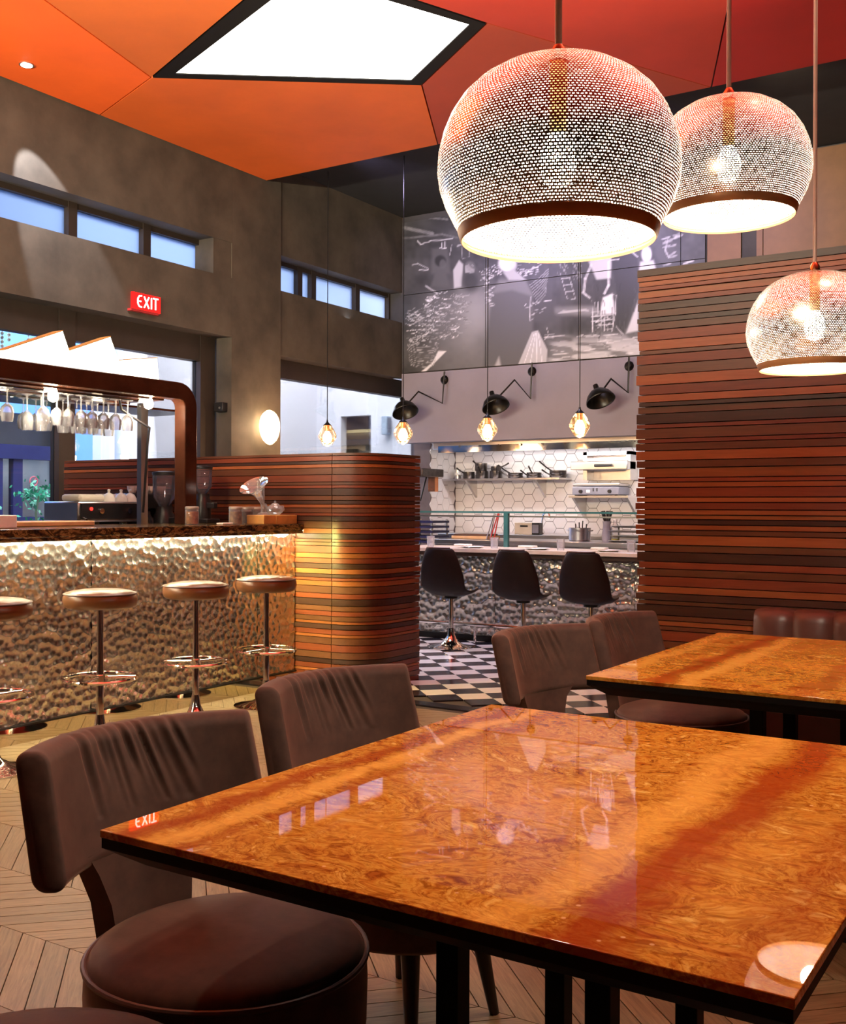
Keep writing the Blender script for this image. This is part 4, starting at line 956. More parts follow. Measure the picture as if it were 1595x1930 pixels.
# place settings
tum = MB().lathe([(0.032, 0), (0.038, 0.10), (0.035, 0.10), (0.029, 0.008)], n=18).mesh('tumbler', 'glass')
tl = ('left end', 'left middle', 'right middle', 'right end')
for k, px_ in enumerate((812, 932, 1057, 1190)):
    p = at(px_, 1033, 'Y', 8.66); o = bpy.data.objects.new('tumbler', tum); COL.objects.link(o); o.location = (p.x, 8.66, 0.8625)
    tag(o, 'clear water tumbler, %s of the four on the kitchen counter' % tl[k], 'glass', 'tumblers on the kitchen counter')
for k, (a, b) in enumerate(((855, 920), (975, 1048), (1112, 1180))):
    p = at(a, 1030, 'Y', 8.60); q = at(b, 1030, 'Y', 8.60); w = (q.x - p.x) / 2
    o = thing('plate', 'white plate with a folded napkin on the kitchen counter, %s of three' % ('leftmost', 'middle', 'rightmost')[k], 'plate', ((p.x + q.x) / 2, 8.62, 0.8625), 0, 'plates on the kitchen counter')
    MB().lathe([(0.07, 0), (w * 0.62, 0.012), (w * 0.6, 0.016), (0.06, 0.006)], n=28).obj('dish', 'porcelain', o)
    MB().box((-w * 0.9, -0.05, 0.016), (-w * 0.1, 0.05, 0.034)).obj('napkin', 'napkin', o, bevel=0.008)
# counter chairs: moulded shell on a pedestal
def counter_chair():
    o = thing('counter_chair', '', 'chair', (0, 0, 0), 0, 'swivel chairs at the kitchen counter')
    # shell: profile in (x forward, z), swept across width
    prof = [(0.20, 0.475), (0.215, 0.492), (0.10, 0.478), (-0.06, 0.470), (-0.15, 0.500), (-0.19, 0.58), (-0.215, 0.70), (-0.235, 0.82), (-0.24, 0.885)]
    halfw = [0.15, 0.17, 0.215, 0.22, 0.215, 0.215, 0.20, 0.165, 0.13]
    def surf(off):
        vs = []
        for (x, z), w in zip(prof, halfw):
            for j in range(13):
                u = -1 + 2 * j / 12; lift = 0.045 * abs(u) ** 3
                i = prof.index((x, z)); fwd_ = 0.05 * abs(u) ** 2.5 if i > 4 else 0
                vs.append((x + fwd_ + (off if i > 4 else off * 0.3), u * w, z + (lift if i <= 5 else 0) - (0 if i > 5 else off)))
        return vs
    a = surf(0); b = surf(-0.02) if False else [(x - (0.022 if i // 13 > 4 else 0.004), y * 1.03, z - (0.022 if i // 13 <= 5 else 0.0)) for i, (x, y, z) in enumerate(a)]
    n = len(a); fs = []; R_ = len(prof)
    for i in range(R_ - 1):
        for j in range(12):
            k = i * 13 + j; fs += [(k, k + 1, k + 14, k + 13), (n + k + 1, n + k, n + k + 13, n + k + 14)]
    edge = list(range(13)) + [i * 13 + 12 for i in range(1, R_)] + [(R_ - 1) * 13 + j for j in range(11, -1, -1)] + [i * 13 for i in range(R_ - 2, 0, -1)]
    for i in range(len(edge)): p, q = edge[i], edge[(i + 1) % len(edge)]; fs.append((q, p, n + p, n + q))
    sh = MB().add(a + b, fs).obj('shell', 'counter_chair_leather', o, 60); m = sh.modifiers.new('sub', 'SUBSURF'); m.levels = m.render_levels = 1
    MB().tube([Vector(a[k]) + Vector((-0.010, 0, 0.003)) for k in edge[12:-8]], 0.006, 6).obj('piping', 'piping', o)
    MB().lathe([(0.06, 0.435), (0.06, 0.455)], n=16).obj('seat_plate', 'black_metal', o)
    MB().lathe([(0.022, 0.12), (0.022, 0.44)], n=14).obj('column', 'chrome', o)
    MB().lathe([(0.215, 0.0), (0.215, 0.008), (0.12, 0.022), (0.06, 0.055), (0.035, 0.11), (0.026, 0.17)], n=32).obj('base', 'chrome', o)
    return o
cc = counter_chair(); cc.location = (-4.86, 8.11, 0); cc.rotation_euler = (0, 0, math.radians(92)); cc['label'] = 'leftmost dark leather swivel chair at the kitchen counter, chrome base in view'
dup(cc, (-4.13, 8.08, 0), math.radians(93), 'middle of the three dark leather swivel chairs at the kitchen counter')
dup(cc, (-3.50, 8.05, 0), math.radians(95), 'rightmost dark leather swivel chair at the kitchen counter, nearest the slatted wall')
# swing arm wall lamps
for k, (m_, e1, e2, s_, tip, lb) in enumerate((((838, 716), (834, 760), (789, 738), (762, 768), (745, 785), 'leftmost black swing arm wall lamp, in front of the window corner'), ((1003, 700), (1000, 751), (970, 716), (932, 757), (912, 773), 'middle black swing arm wall lamp above the kitchen hatch'), ((1186, 690), (1184, 740), (1152, 714), (1129, 745), (1112, 762), 'rightmost black swing arm wall lamp, near the slatted wall'))):
    Yl = YK - 0.012; P0 = at(*m_, 'Y', Yl)
    o = thing('swing_arm_lamp', lb, 'wall lamp', P0, 0, 'black swing arm wall lamps')
    L0 = lambda p: p - P0
    a0 = at(m_[0], m_[1] - 8, 'Y', Yl - 0.10); a1 = at(*e1, 'Y', Yl - 0.12); a2 = at(*e2, 'Y', Yl - 0.30); a3 = at(*s_, 'Y', Yl - 0.42)
    MB().lathe([(0.055, 0), (0.045, 0.02), (0.03, 0.03)], (0, 0, 0), 16, Matrix.Rotation(PI / 2, 3, 'X')).obj('wall_mount', 'black_metal', o)
    MB().rod((0, 0, 0.0), L0(a0) + Vector((0, 0, -0.06)), 0.014).obj('bracket', 'black_metal', o)
    MB().tube([L0(a0) + Vector((0, 0, 0.05)), L0(a1), L0(a2), L0(a3)], 0.011).obj('arm', 'black_metal', o)
    ax = (at(*tip, 'Y', Yl - 0.46) - at(s_[0] + 8, s_[1] - 18, 'Y', Yl - 0.38)).normalized(); ax = Vector((0.42, -0.25, -0.87)).normalized()
    q = ax.to_track_quat('-Z', 'Y').to_matrix()
    sh = MB().lathe([(0.158, -0.075), (0.154, -0.055), (0.128, 0.0), (0.085, 0.045), (0.05, 0.066), (0.03, 0.076), (0.027, 0.13), (0.0, 0.135)], L0(a3), 28, q, False).obj('shade', 'black_metal', o)
    m = sh.modifiers.new('solid', 'SOLIDIFY'); m.thickness = 0.004
# filament pendants over the counter
for k, (px_, py_, lb) in enumerate(((617, 820, 'leftmost filament bulb pendant, against the white window'), (760, 815, 'filament bulb pendant at the corner of window and hatch'), (919, 808, 'filament bulb pendant over the middle of the kitchen counter'), (1093, 800, 'rightmost filament bulb pendant, near the slatted wall'))):
    p = at(px_, py_, 'Y', 9.0); o = thing('bulb_pendant', lb, 'pendant lamp', p, 0, 'filament bulb pendants')
    MB().rod((0, 0, 0.16), (0, 0, ZB - p.z), 0.005, n=6).obj('cord', 'black_plastic', o)
    MB().lathe([(0.05, 0.10), (0.012, 0.135), (0.008, 0.16)], n=14).obj('cap', 'black_metal', o)
    MB().lathe([(0.026, 0.04), (0.026, 0.10)], n=14).obj('socket', 'copper', o)
    gl = MB().lathe([(0.002, -0.125), (0.05, -0.105), (0.095, -0.03), (0.098, 0.0), (0.07, 0.06), (0.035, 0.105)], n=10, caps=False).obj('glass_shade', 'amber_glass', o, 20)
    MB().lathe([(0.004, -0.092), (0.036, -0.078), (0.050, -0.040), (0.042, 0.0), (0.02, 0.04)], n=16).obj('bulb', 'bulb_warm', o)
    light('bulb_light', 'POINT', p + Vector((0, 0, -0.16)), 14, (1.0, 0.55, 0.25), 0.05, parent=o)

# ---- inside the kitchen
KY = 12.21
def kp(x, y, d=0.0): return at(x, y, 'Y', KY - d)
hd = thing('extractor_hood', 'steel extractor hood along the top of the kitchen hatch', 'extractor hood', (-7.0, 11.1, 1.925))
MB().box((0, 0.12, 0.02), (4.4, 0.75, 0.35)).obj('canopy', 'steel', hd, bevel=0.01)
MB().box((1.8, 0.2, 0.35), (2.6, 0.7, 0.934)).obj('duct', 'steel', hd)
MB().box((0.1, 0.09, -0.02), (4.4, 0.12, 0.06)).obj('lip', 'chrome', hd)
for k in range(14): MB().lathe([(0.012, 0), (0.012, 0.02)], (0.4 + k * 0.28, 0.085, 0.05), 8, Matrix.Rotation(PI / 2, 3, 'X')).obj('rivet', 'chrome', hd)
p0 = kp(853, 904); p1 = kp(1078, 904)
sh = thing('wall_shelf', 'long steel shelf full of pans on the hexagon tiled kitchen wall', 'shelf', (p0.x, KY, p0.z - 0.02))
MB().box((0, -0.36, 0), (p1.x - p0.x, 0, 0.02)).obj('board', 'steel', sh)
for x in (0.35, 1.35): MB().add([(x, 0, 0), (x, -0.28, 0), (x, 0, -0.22), (x + 0.03, 0, 0), (x + 0.03, -0.28, 0), (x + 0.03, 0, -0.22)], [(0, 1, 2), (5, 4, 3), (0, 3, 4, 1), (1, 4, 5, 2), (2, 5, 3, 0)]).obj('bracket', 'steel', sh)
zs = p0.z + 0.0005
def pan(px_, r, h, label, rz, tilt=0, dz=0, lid=False, hl=0.2, name='saucepan'):
    p = kp(px_, 900, 0.18); o = thing(name, label, 'pan', (p.x, KY - 0.18, zs + dz), rz, 'pans on the kitchen shelf')
    if tilt: o.rotation_euler = (tilt, 0, rz)
    MB().lathe([(r * 0.93, 0), (r, 0.01), (r, h), (r - 0.006, h), (r - 0.008, 0.012), (0.01, 0.010)], n=22).obj('bowl', 'pan_metal', o)
    MB().tube([(r - 0.005, 0, h * 0.8), (r + hl * 0.5, 0, h * 0.8 + 0.25 * hl), (r + hl, 0, h * 0.8 + 0.55 * hl)], [0.010, 0.009, 0.011]).obj('handle', 'pan_metal', o)
    return o
pan(884, 0.075, 0.09, 'leftmost saucepan on the kitchen shelf, beside the canister', -2.0, hl=0.12)
pan(909, 0.080, 0.10, 'lower saucepan of the left pile on the kitchen shelf', -1.3, hl=0.14)
pan(907, 0.080, 0.10, 'upper, tilted saucepan of the left pile on the kitchen shelf', 2.7, 0.0, 0.101, hl=0.10)
pan(935, 0.080, 0.10, 'deep saucepan right of the left pile on the shelf', -1.0, hl=0.14)
pan(935, 0.065, 0.055, 'small saucepan sitting on the deep one on the shelf', 0.4, 0.0, 0.101, hl=0.1)
pan(972, 0.095, 0.035, 'lower frying pan left of the middle of the kitchen shelf', -2.4, hl=0.12, name='frying_pan')
pan(972, 0.095, 0.035, 'upper frying pan left of the middle of the kitchen shelf', 2.9, 0.0, 0.036, name='frying_pan')
pan(1007, 0.095, 0.035, 'lower frying pan right of the middle of the kitchen shelf', -2.0, hl=0.12, name='frying_pan')
pan(1007, 0.095, 0.035, 'upper frying pan right of the middle of the kitchen shelf', -1.4, 0.0, 0.036, hl=0.14, name='frying_pan')
pan(1052, 0.105, 0.04, 'lower frying pan at the right end of the kitchen shelf', -2.2, hl=0.12, name='frying_pan')
pan(1052, 0.105, 0.05, 'upper frying pan at the right end of the shelf, handle raised to the left', 2.75, 0.0, 0.041, hl=0.24, name='frying_pan')
for k, (px_, lb) in enumerate(((863, 'steel canister with pale label at the left end of the kitchen shelf'),)):
    p = kp(px_, 900, 0.18); o = thing('canister', lb, 'canister', (p.x, KY - 0.18, zs))
    MB().lathe([(0.042, 0), (0.042, 0.12), (0.03, 0.13)], n=16).obj('body', 'steel', o); MB().lathe([(0.0425, 0.05), (0.0425, 0.085)], n=16).obj('label', 'paper', o)
# right: shelf with grill, steel salamander above
p0 = kp(1072, 935, 0.42); p1 = kp(1184, 935, 0.42)
s2 = thing('small_wall_shelf', 'short steel bracket shelf carrying the grill on the kitchen wall', 'shelf', (p0.x, KY, p0.z - 0.02))
w = p1.x - p0.x
MB().box((0, -0.42, 0), (w, 0, 0.025)).obj('board', 'steel', s2)
for x in (0.02, w - 0.05): MB().add([(x, 0, 0), (x, -0.38, 0), (x, 0, -0.26), (x + 0.03, 0, 0), (x + 0.03, -0.38, 0), (x + 0.03, 0, -0.26)], [(0, 1, 2), (5, 4, 3), (0, 3, 4, 1), (1, 4, 5, 2), (2, 5, 3, 0)]).obj('bracket', 'steel', s2)
g0 = kp(1078, 929, 0.40); g1 = kp(1166, 907, 0.40); gz = p0.z + 0.0055
gr = thing('contact_grill', 'grey contact grill with two black knobs on the short kitchen shelf', 'grill', ((g0.x + g1.x) / 2, KY - 0.22, gz))
gw = (g1.x - g0.x) / 2
MB().box((-gw, -0.17, 0.01), (gw, 0.16, 0.105)).obj('body', 'grey_plastic', gr, bevel=0.01)
MB().box((-gw, -0.16, 0.112), (gw, 0.16, 0.15)).obj('lid', 'steel', gr, bevel=0.012)
for x in (-gw * 0.62, gw * 0.62): MB().lathe([(0.024, 0), (0.02, 0.025)], (x, -0.17, 0.05), 14, Matrix.Rotation(PI / 2, 3, 'X')).obj('knob', 'black_plastic', gr)
MB().box((-gw * 0.38, -0.174, 0.035), (-gw * 0.22, -0.17, 0.07)).obj('label', 'paper', gr)
for x in (-gw * 0.08, gw * 0.08): MB().box((x - 0.006, -0.174, 0.05), (x + 0.006, -0.17, 0.09)).obj('switch', 'black_plastic', gr)
for x in (-gw * 0.85, gw * 0.85): MB().box((x - 0.02, -0.14, 0), (x + 0.02, 0.14, 0.012)).obj('foot', 'black_plastic', gr)
c0 = kp(1100, 905, 0.25); c1 = kp(1189, 850, 0.25)
sa = thing('salamander_grill', 'steel wall grill with a sliding shelf and black handle on the kitchen wall', 'grill', ((c0.x + c1.x) / 2, KY, c0.z))
hw_ = (c1.x - c0.x) / 2; hh_ = c1.z - c0.z
MB().box((-hw_, -0.06, 0), (hw_, -0.01, hh_)).obj('back', 'steel', sa)
for x in (-hw_, hw_ - 0.05): MB().box((x, -0.26, 0.0), (x + 0.05, -0.06, hh_)).obj('side', 'steel', sa)
MB().box((-hw_, -0.26, hh_ - 0.04), (hw_, -0.06, hh_)).obj('top', 'steel', sa)
sl_ = MB().box((-hw_ - 0.12, -0.36, hh_ * 0.36), (hw_, -0.08, hh_ * 0.66)).obj('sliding_shelf', 'steel', sa, bevel=0.008)
MB().rod((-0.10, -0.385, hh_ * 0.5), (0.12, -0.385, hh_ * 0.5), 0.016).obj('handle', 'black_plastic', sl_)
# worktop at the back and what stands on it
wt = thing('kitchen_worktop', 'steel worktop along the hexagon tiled back wall of the kitchen', 'worktop', (-7.0, 11.35, 0))
wz = at(1000, 1008, 'Y', 11.4).z
MB().box((0, 0, wz - 0.04), (4.4, 0.85, wz)).obj('top', 'steel', wt, bevel=0.004)
MB().box((0, 0.03, 0), (4.4, 0.8, wz - 0.04)).obj('cabinets', 'steel', wt)
mw = thing('pass_bench', 'steel preparation bench just behind the glass guard', 'bench', (-5.9, 9.5, 0))
bz = at(1000, 1020, 'Y', 9.5).z
MB().box((0, 0, bz - 0.05), (3.4, 0.8, bz)).obj('top', 'steel', mw, bevel=0.004)
MB().box((0, 0.02, 0.1), (3.4, 0.78, bz - 0.05)).obj('cabinet', 'steel', mw)
for x in (0.05, 3.3): MB().box((x, 0.05, 0), (x + 0.05, 0.1, 0.1)).obj('foot', 'black_metal', mw)
def kw(px_, Yv, z): p = at(px_, 1000, 'Y', Yv); return (p.x, Yv, z + 0.0005)
o = thing('tap', 'tall curved chrome kitchen tap at the back worktop', 'tap', kw(1022, 11.75, wz))
MB().tube([(0, 0, 0), (0, 0, 0.16), (0.02, 0, 0.24), (0.07, -0.02, 0.27), (0.11, -0.03, 0.24), (0.115, -0.03, 0.19)], [0.013, 0.011, 0.011, 0.011, 0.013, 0.016]).obj('spout', 'chrome', o)
MB().lathe([(0.03, 0), (0.026, 0.02)], n=14).obj('base', 'chrome', o)
o = thing('stock_pot', 'grey steel stock pot with ladles on the preparation bench', 'pot', kw(1093, 9.9, bz))
MB().lathe([(0.10, 0), (0.11, 0.01), (0.11, 0.13), (0.104, 0.13), (0.10, 0.015)], n=26).obj('body', 'steel', o)
for sgn in (-1, 1): MB().tube([(sgn * 0.108, -0.03, 0.10), (sgn * 0.14, 0, 0.105), (sgn * 0.108, 0.03, 0.10)], 0.006).obj('handle', 'steel', o)
for k in range(4): MB().rod((-0.04 + 0.03 * k, 0.02 * (k % 2), 0.02), (-0.06 + 0.04 * k, 0.03, 0.17 + 0.015 * (k % 3)), 0.006).obj('utensil', 'black_plastic', o)
o = thing('utensil_jug', 'dark tall jug full of black utensils on the preparation bench', 'jug', kw(1144, 9.85, bz))
MB().lathe([(0.045, 0), (0.05, 0.06), (0.036, 0.16), (0.042, 0.20)], n=20).obj('body', 'grey_plastic', o)
for k in range(5): a = k * 1.3; MB().rod((0.01 * math.cos(a), 0.01 * math.sin(a), 0.15), (0.05 * math.cos(a), 0.05 * math.sin(a), 0.30), 0.006, 0.014).obj('utensil', 'black_plastic', o)
o = thing('oil_bottle', 'clear square bottle with a little yellow oil on the preparation bench', 'bottle', kw(1160, 9.85, bz))
MB().lathe([(0.04, 0), (0.042, 0.14), (0.018, 0.18), (0.018, 0.21)], n=20).obj('body', 'glass', o); MB().lathe([(0.038, 0.003), (0.038, 0.03)], n=20).obj('oil', 'oil', o); MB().lathe([(0.02, 0.21), (0.018, 0.225)], n=14).obj('stopper', 'paper', o)
for k in range(4):
    o = thing('tray', 'shallow steel tray in the stack at the right of the kitchen, %s' % ('lowest', 'second from below', 'third from below', 'topmost')[k], 'tray', (at(1195, 1000, 'Y', 9.9).x + 0.02 * (k % 2), 9.9, bz + 0.0005 + k * 0.047), 0, 'stack of steel trays')
    MB().prism([(-0.17, -0.13), (0.17, -0.13), (0.17, 0.13), (-0.17, 0.13)], 0, 0.012, [(-0.19, -0.15), (0.19, -0.15), (0.19, 0.15), (-0.19, 0.15)]).obj('pan', 'steel', o); MB().box((-0.20, -0.16, 0.012), (0.20, 0.16, 0.018)).obj('rim', 'steel', o)
o = thing('crate', 'pale wooden crate on the back worktop of the kitchen', 'crate', kw(995, 11.6, wz))
MB().box((-0.13, -0.1, 0), (0.13, 0.1, 0.14)).obj('body', 'counter_top_pale', o, bevel=0.006); MB().box((-0.05, -0.106, 0.09), (0.05, -0.1, 0.11)).obj('grip', 'black_plastic', o)
o = thing('small_box', 'small black square box beside the kitchen tap', 'box', kw(1013, 11.5, wz))
MB().box((-0.05, -0.05, 0), (0.05, 0.05, 0.14)).obj('case', 'black_plastic', o, bevel=0.006); MB().box((-0.04, -0.055, 0.02), (0.04, -0.05, 0.12)).obj('grille', 'grey_plastic', o)
o = thing('cutting_board', 'stack of brown boards on the bench at the left of the kitchen', 'board', kw(897, 9.9, bz))
MB().box((-0.22, -0.14, 0), (0.22, 0.14, 0.03)).obj('board', 'board_wood', o, bevel=0.005); MB().box((-0.2, -0.12, 0.03), (0.2, 0.12, 0.05)).obj('board', 'counter_brown', o, bevel=0.004)
for k, px_ in enumerate((925, 933)):
    o = thing('tongs', ('steel' if k == 0 else 'red handled') + ' kitchen tongs leaning behind the glass guard, left of its post', 'tongs', kw(px_, 9.75, bz), 0.3 * k)
    m_ = 'steel' if k == 0 else 'red_paint'
    MB().rod((-0.05, 0, 0.0), (0.03, 0.02, 0.27), 0.007).obj('arm', m_, o); MB().rod((-0.01, 0, 0.0), (0.04, 0.02, 0.27), 0.007).obj('arm', m_, o)
o = thing('plate_rack', 'dark metal plate rack on the tiled pier left of the kitchen', 'rack', at(804, 893, 'X', WX + 0.15))
MB().box((-0.12, -0.28, -0.04), (0.12, 0.22, 0.06)).obj('case', 'pan_metal', o, bevel=0.01)
MB().rod((0, 0.0, -0.04), (0.0, -0.14, -0.34), 0.01).obj('brace', 'black_metal', o)
MB().box((-0.05, 0.12, -0.22), (0.05, 0.2, -0.04)).obj('hook_box', 'copper', o)
o = thing('stack_of_chairs', 'blue slatted stool seen through the glass guard at the left', 'stool', (at(803, 1000, 'Y', 10.2).x, 10.2, 0))
for k in range(5): MB().box((-0.2, -0.18, 0.84 + k * 0.055), (0.2, 0.18, 0.865 + k * 0.055)).obj('slat', 'blue_frame', o)
for a in (-0.18, 0.18):
    for b in (-0.16, 0.16): MB().rod((a, b, 0), (a, b, 1.1), 0.015).obj('leg', 'steel', o)
o.name = 'slatted_stool'

# ================================================================ TABLES
def table(y0, y1, label):
    x0, x1 = (-1.30, -0.262) if y0 < 2 else (-1.287, -0.25)
    cx_, cy_ = (x0 + x1) / 2, (y0 + y1) / 2; a, b = (x1 - x0) / 2, (y1 - y0) / 2
    o = thing('dining_table', label, 'table', (cx_, cy_, 0), 0, 'burl topped dining tables')
    r = lambda d: [(-a + d, -b + d), (a - d, -b + d), (a - d, b - d), (-a + d, b - d)]
    MB().prism(r(0), 0.738, 0.75).obj('tabletop', 'burl_near' if y0 < 2 else 'burl_far', o, 40, 0.0015)
    MB().prism(r(0.05), 0.690, 0.722, r(0.002)).obj('frame', 'black_frame', o, 40); MB().prism(r(0.002), 0.722, 0.7375).obj('edge_band', 'black_frame', o, 40)
    for sx2 in (-1, 1):
        for sy2 in (-1, 1):
            X, Y_ = sx2 * 0.134, sy2 * 0.207; MB().box((X - 0.021, Y_ - 0.021, 0.02), (X + 0.021, Y_ + 0.021, 0.691)).obj('leg', 'black_frame', o, 40, 0.002)
    MB().box((-0.26, -0.34, 0), (0.26, 0.34, 0.02)).obj('base_plate', 'black_metal', o, 40, 0.004)
    return o
table(1.12, 2.368, 'near dining table with glossy orange burl top, filling the foreground')
table(2.925, 4.225, 'far dining table with glossy orange burl top, before the channelled bench')

# ================================================================ DINING CHAIRS
def dining_chair(label):
    o = thing('dining_chair', label, 'chair', (0, 0, 0), 0, 'brown velvet dining chairs')
    # seat drum, slightly deeper than wide
    def sh(r, th): return (r * (1.0 + 0.05 * math.cos(th)) * math.cos(th), r * math.sin(th) * 1.0)
    prof = [(0.225, 0.245), (0.243, 0.26), (0.250, 0.32), (0.252, 0.40), (0.250, 0.442)]
    top = [(0.246, 0.448), (0.236, 0.462), (0.20, 0.474), (0.13, 0.482), (0.0, 0.485)]
    n = 48
    def rings(pr):
        vs = []
        for r, z in pr:
            for i in range(n): th = 2 * PI * i / n; x, y = sh(r, th); vs.append((x, y, z))
        fs = [(j * n + i, j * n + (i + 1) % n, (j + 1) * n + (i + 1) % n, (j + 1) * n + i) for j in range(len(pr) - 1) for i in range(n)]
        return vs, fs + [tuple(range(n))[::-1], tuple(range((len(pr) - 1) * n, len(pr) * n))]
    MB().add(*rings(prof)).obj('seat_skirt', 'velvet', o, 50)
    MB().add(*rings([(0.246, 0.442)] + top)).obj('seat_cushion', 'velvet', o, 50)
    MB().tube([(*sh(0.2505, 2 * PI * i / n), 0.445) for i in range(n)], 0.0055, 8, True).obj('piping', 'piping', o)
    # curved backrest with gathered folds
    R_ = 0.372; HA = math.radians(44); nu = 150
    Hh = 0.118; T = 0.030; nf = 42
    loop = []
    for k in range(nf): loop.append(('f', -1 + 2 * k / (nf - 1)))
    m_ = 40
    def section(w):                                        # rounded rectangle, half sizes T x Hh, counter from front bottom up
        pts = []; rc = 0.024
        for k in range(nf): pts.append((T, (-1 + 2 * k / (nf - 1)) * (Hh - rc)))
        for k in range(1, 8): a = PI / 2 * k / 8; pts.append((T - rc + rc * math.cos(a), Hh - rc + rc * math.sin(a)))
        pts.append((T - rc, Hh)); pts.append((-T + rc, Hh))
        for k in range(1, 8): a = PI / 2 + PI / 2 * k / 8; pts.append((-T + rc + rc * math.cos(a), Hh - rc + rc * math.sin(a)))
        for k in range(6): pts.append((-T, (1 - 2 * k / 5) * (Hh - rc)))
        for k in range(1, 8): a = PI + PI / 2 * k / 8; pts.append((-T + rc + rc * math.cos(a), -Hh + rc + rc * math.sin(a)))
        pts.append((-T + rc, -Hh)); pts.append((T - rc, -Hh))
        for k in range(1, 8): a = 1.5 * PI + PI / 2 * k / 8; pts.append((T - rc + rc * math.cos(a), -Hh + rc + rc * math.sin(a)))
        return pts
    sec = section(1); ns = len(sec); vs = []
    rr = random.Random(5); folds = [(-0.36 + 0.062 * k + rr.uniform(-.02, .02), rr.uniform(0.016, 0.030), rr.uniform(0.35, 1.0), rr.uniform(0.08, 0.20)) for k in range(11)]
    us = [-1 + 2 * i / nu for i in range(nu + 1)]
    for u in us:
        e = 1 - max(0, (abs(u) - 0.955) / 0.045) ** 2.5; e = math.sqrt(max(0.05, e)) if e < 1 else 1
        for (t_, h_) in sec:
            tt = t_ * (0.35 + 0.65 * e); hh2 = h_ * (1 - 0.10 * (1 - e))
            # gathers run down from the top edge of the front
            d = 0
            if t_ > -T * 0.4 and h_ > -0.3 * Hh:
                vdown = max(0.0, (Hh - h_)) + max(0, (T - t_)) * 0.4
                for c, wd_, am, ln in folds:
                    cu = c + 0.75 * vdown * (1 + 1.2 * c)
                    d += -0.0105 * am * math.exp(-((u * HA - cu) / wd_) ** 2) * math.exp(-((vdown - 0.03) / ln / 0.55) ** 2)
                    d += 0.006 * am * math.exp(-((u * HA - cu - wd_ * 1.8) / wd_) ** 2) * math.exp(-((vdown - 0.03) / ln / 0.55) ** 2)
            tt += d
            rad = R_ - tt; ang = PI + u * HA * (1.0 - 0.0)
            lean = 0.045 * (h_ / Hh)
            zz = 0.695 + hh2 - 0.012 * (1 - abs(u)) ** 1 * 0
            cxx = 0.075
            vs.append((cxx - lean * 0.7 + rad * math.cos(ang), -rad * math.sin(ang), zz))
    fs = [(i * ns + j, i * ns + (j + 1) % ns, (i + 1) * ns + (j + 1) % ns, (i + 1) * ns + j) for i in range(nu) for j in range(ns)]
    fs += [tuple(range(ns))[::-1], tuple(range(nu * ns, (nu + 1) * ns))]
    MB().add(vs, fs).obj('backrest', 'velvet', o, 70)
    # neck joining seat and back
    vs = []; fs = []; nk = 16; lv = [(0.24, 0.30), (0.42, 0.30), (0.50, 0.32), (0.56, 0.38), (0.605, 0.48)]
    for z, half in lv:
        for i in range(nk + 1):
            a = PI + (-1 + 2 * i / nk) * half; rad = 0.290 + 0.030 * smoothstep(0.42, 0.6, z); vs.append((0.075 + rad * math.cos(a), -rad * math.sin(a), z))
        for i in range(nk, -1, -1):
            a = PI + (-1 + 2 * i / nk) * half; rad = 0.340 + 0.024 * smoothstep(0.42, 0.6, z); vs.append((0.075 + rad * math.cos(a), -rad * math.sin(a), z))
    k = 2 * (nk + 1)
    fs = [(j * k + i, j * k + (i + 1) % k, (j + 1) * k + (i + 1) % k, (j + 1) * k + i) for j in range(len(lv) - 1) for i in range(k)] + [tuple(range(k))[::-1], tuple(range((len(lv) - 1) * k, len(lv) * k))]
    MB().add(vs, fs).obj('back_support', 'velvet', o, 50)
    for a in (PI / 4, 3 * PI / 4, 5 * PI / 4, 7 * PI / 4):
        c, s_ = math.cos(a), math.sin(a); MB().rod((0.22 * c, 0.22 * s_, 0), (0.17 * c, 0.17 * s_, 0.25), 0.012, 0.024, 12).obj('leg', 'chair_wood', o)
    return o
ch = dining_chair('nearest brown velvet chair in full view, at the left of the near table')
ch.location = (-1.342, 1.448, 0); ch.rotation_euler = (0, 0, math.radians(-6))
for (x, y, rz, lb) in ((-1.436, 2.185, -8, 'second brown velvet chair at the left side of the near table, only its back showing'), (-1.453, 3.405, -12, 'brown velvet chair before the checkered floor, front left of the far table'),
                       (-1.385, 4.035, -5, 'brown velvet chair tucked under the far table, beside the slatted wall'), (-1.24, 0.915, 62, 'brown velvet chair of which only the round seat shows, bottom left corner')):
    dup(ch, (x, y, 0), math.radians(rz), lb)

# ---- channelled bench against the slatted wall
bn = thing('banquette', 'brown leather bench with vertical channels against the slatted wall', 'bench', (-1.334, 4.985, 0))
MB().box((0, -0.62, 0.0), (3.2, -0.02, 0.30)).obj('plinth', 'black_frame', bn)
MB().box((0, -0.64, 0.30), (3.2, -0.14, 0.46)).obj('seat', 'bench_leather', bn, 40, 0.03)
CW = 0.172; mb = MB(); n = 12
prof = [(0.0, 0.44), (-0.095, 0.45), (-0.112, 0.50), (-0.115, 0.62), (-0.110, 0.74), (-0.098, 0.775), (-0.075, 0.793), (-0.03, 0.797), (0.0, 0.79)]
vs = []
for (y, z) in prof:
    for i in range(n + 1):
        u = i / n; bul = (1 - abs(2 * u - 1) ** 3.0); vs.append((u * CW, y * (0.80 + 0.20 * bul), z if y > -0.01 else z - 0.012 * (1 - bul) * (z > 0.7)))
fs = [(j * (n + 1) + i, j * (n + 1) + i + 1, (j + 1) * (n + 1) + i + 1, (j + 1) * (n + 1) + i) for j in range(len(prof) - 1) for i in range(n)]
k = len(prof); fs += [tuple(j * (n + 1) for j in range(k)), tuple(j * (n + 1) + n for j in range(k))[::-1]]
cm = MB().add(vs, fs).mesh('channel', 'bench_leather', 50)
for i in range(18): piece('channel', cm, bn, (i * CW, 0, 0))

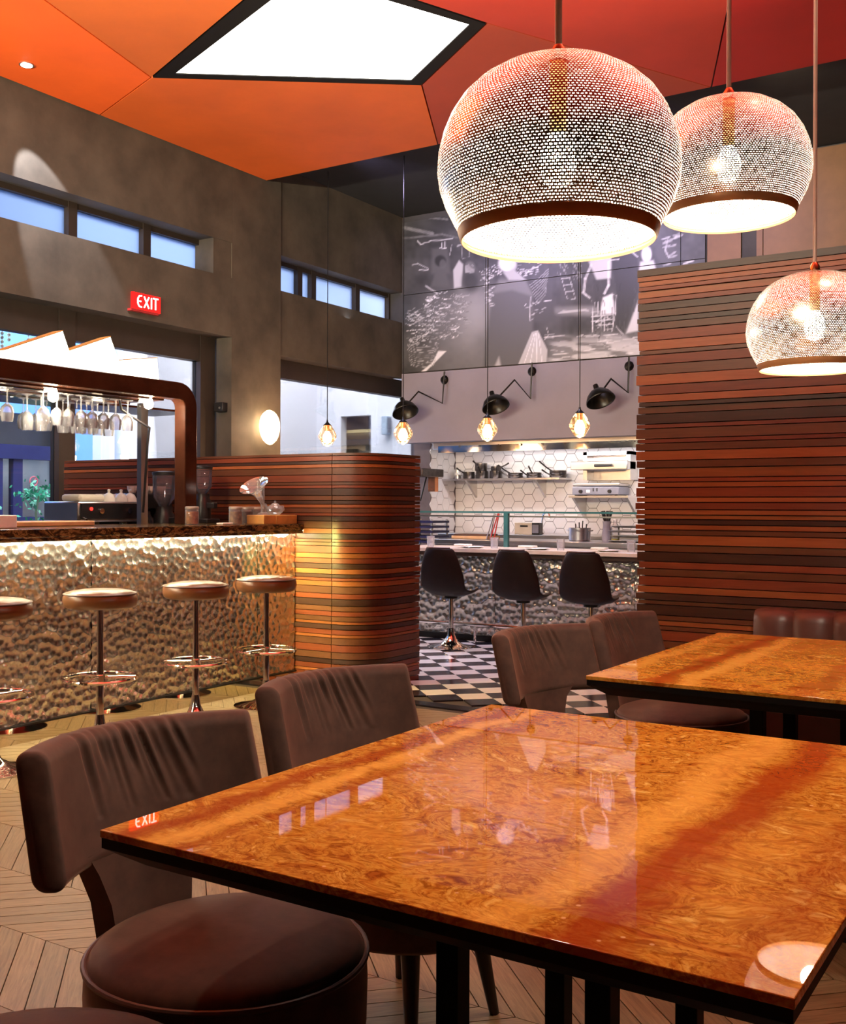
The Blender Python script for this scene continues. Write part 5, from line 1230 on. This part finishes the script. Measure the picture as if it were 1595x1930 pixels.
# ================================================================ PENDANT LAMPS
def pendant(loc, label, P=22):
    o = thing('pendant_lamp', label, 'pendant lamp', loc, 0, 'pierced brass pendants')
    prof = [(0.168, 0.012), (0.180, 0.032), (0.195, 0.062), (0.2045, 0.09), (0.2085, 0.118), (0.2065, 0.150), (0.199, 0.182), (0.186, 0.213), (0.167, 0.242), (0.142, 0.266), (0.112, 0.285), (0.078, 0.298), (0.045, 0.305), (0.018, 0.308)]
    # resample smooth
    n = 72; vs = []; fs = []; arc = [0]
    for a, b in zip(prof[:-1], prof[1:]): arc.append(arc[-1] + math.hypot(b[0] - a[0], b[1] - a[1]))
    for r, z in prof:
        for i in range(n + 1): a = 2 * PI * i / n; vs.append((r * math.cos(a), r * math.sin(a), z))
    for j in range(len(prof) - 1):
        for i in range(n): fs.append((j * (n + 1) + i, j * (n + 1) + i + 1, (j + 1) * (n + 1) + i + 1, (j + 1) * (n + 1) + i))
    so = MB().add(vs, fs).obj('shade', 'pierced', o, 180)
    uvl = so.data.uv_layers.new(name='rings')
    for lp in so.data.loops:
        j, i = divmod(lp.vertex_index, n + 1); uvl.data[lp.index].uv = (i / n * 250, arc[j] / 0.0050)
    MB().lathe([(0.163, 0.004), (0.166, 0.0), (0.1685, 0.002), (0.1735, 0.019), (0.1705, 0.019)], n=72, caps=False).obj('rim', 'rim_brown', o)
    MB().lathe([(0.016, 0.306), (0.0155, 0.325), (0.0075, 0.338)], n=20).obj('cap', 'brass', o)
    MB().rod((0, 0, 0.335), (0, 0, ZC - loc[2]), 0.0062, n=12).obj('rod', 'rod_metal', o)
    MB().lathe([(0.004, 0.09), (0.024, 0.10), (0.032, 0.13), (0.028, 0.16), (0.014, 0.185)], n=20).obj('bulb', 'bulb_hot', o)
    MB().lathe([(0.016, 0.185), (0.016, 0.30)], n=14).obj('socket', 'brass', o)
    light('pendant_light', 'POINT', (loc[0], loc[1], loc[2] + 0.05), P, (1.0, 0.86, 0.68), 0.035, parent=o)
    return o
pendant((-0.793, 1.677, 1.707), 'nearest and largest looking pierced brass pendant, over the near table')
pendant((-0.824, 2.775, 2.004), 'middle pierced brass pendant, partly behind the nearest one')
pendant((-0.765, 3.497, 1.683), 'farthest, lowest pierced brass pendant at the right edge, before the slatted wall')
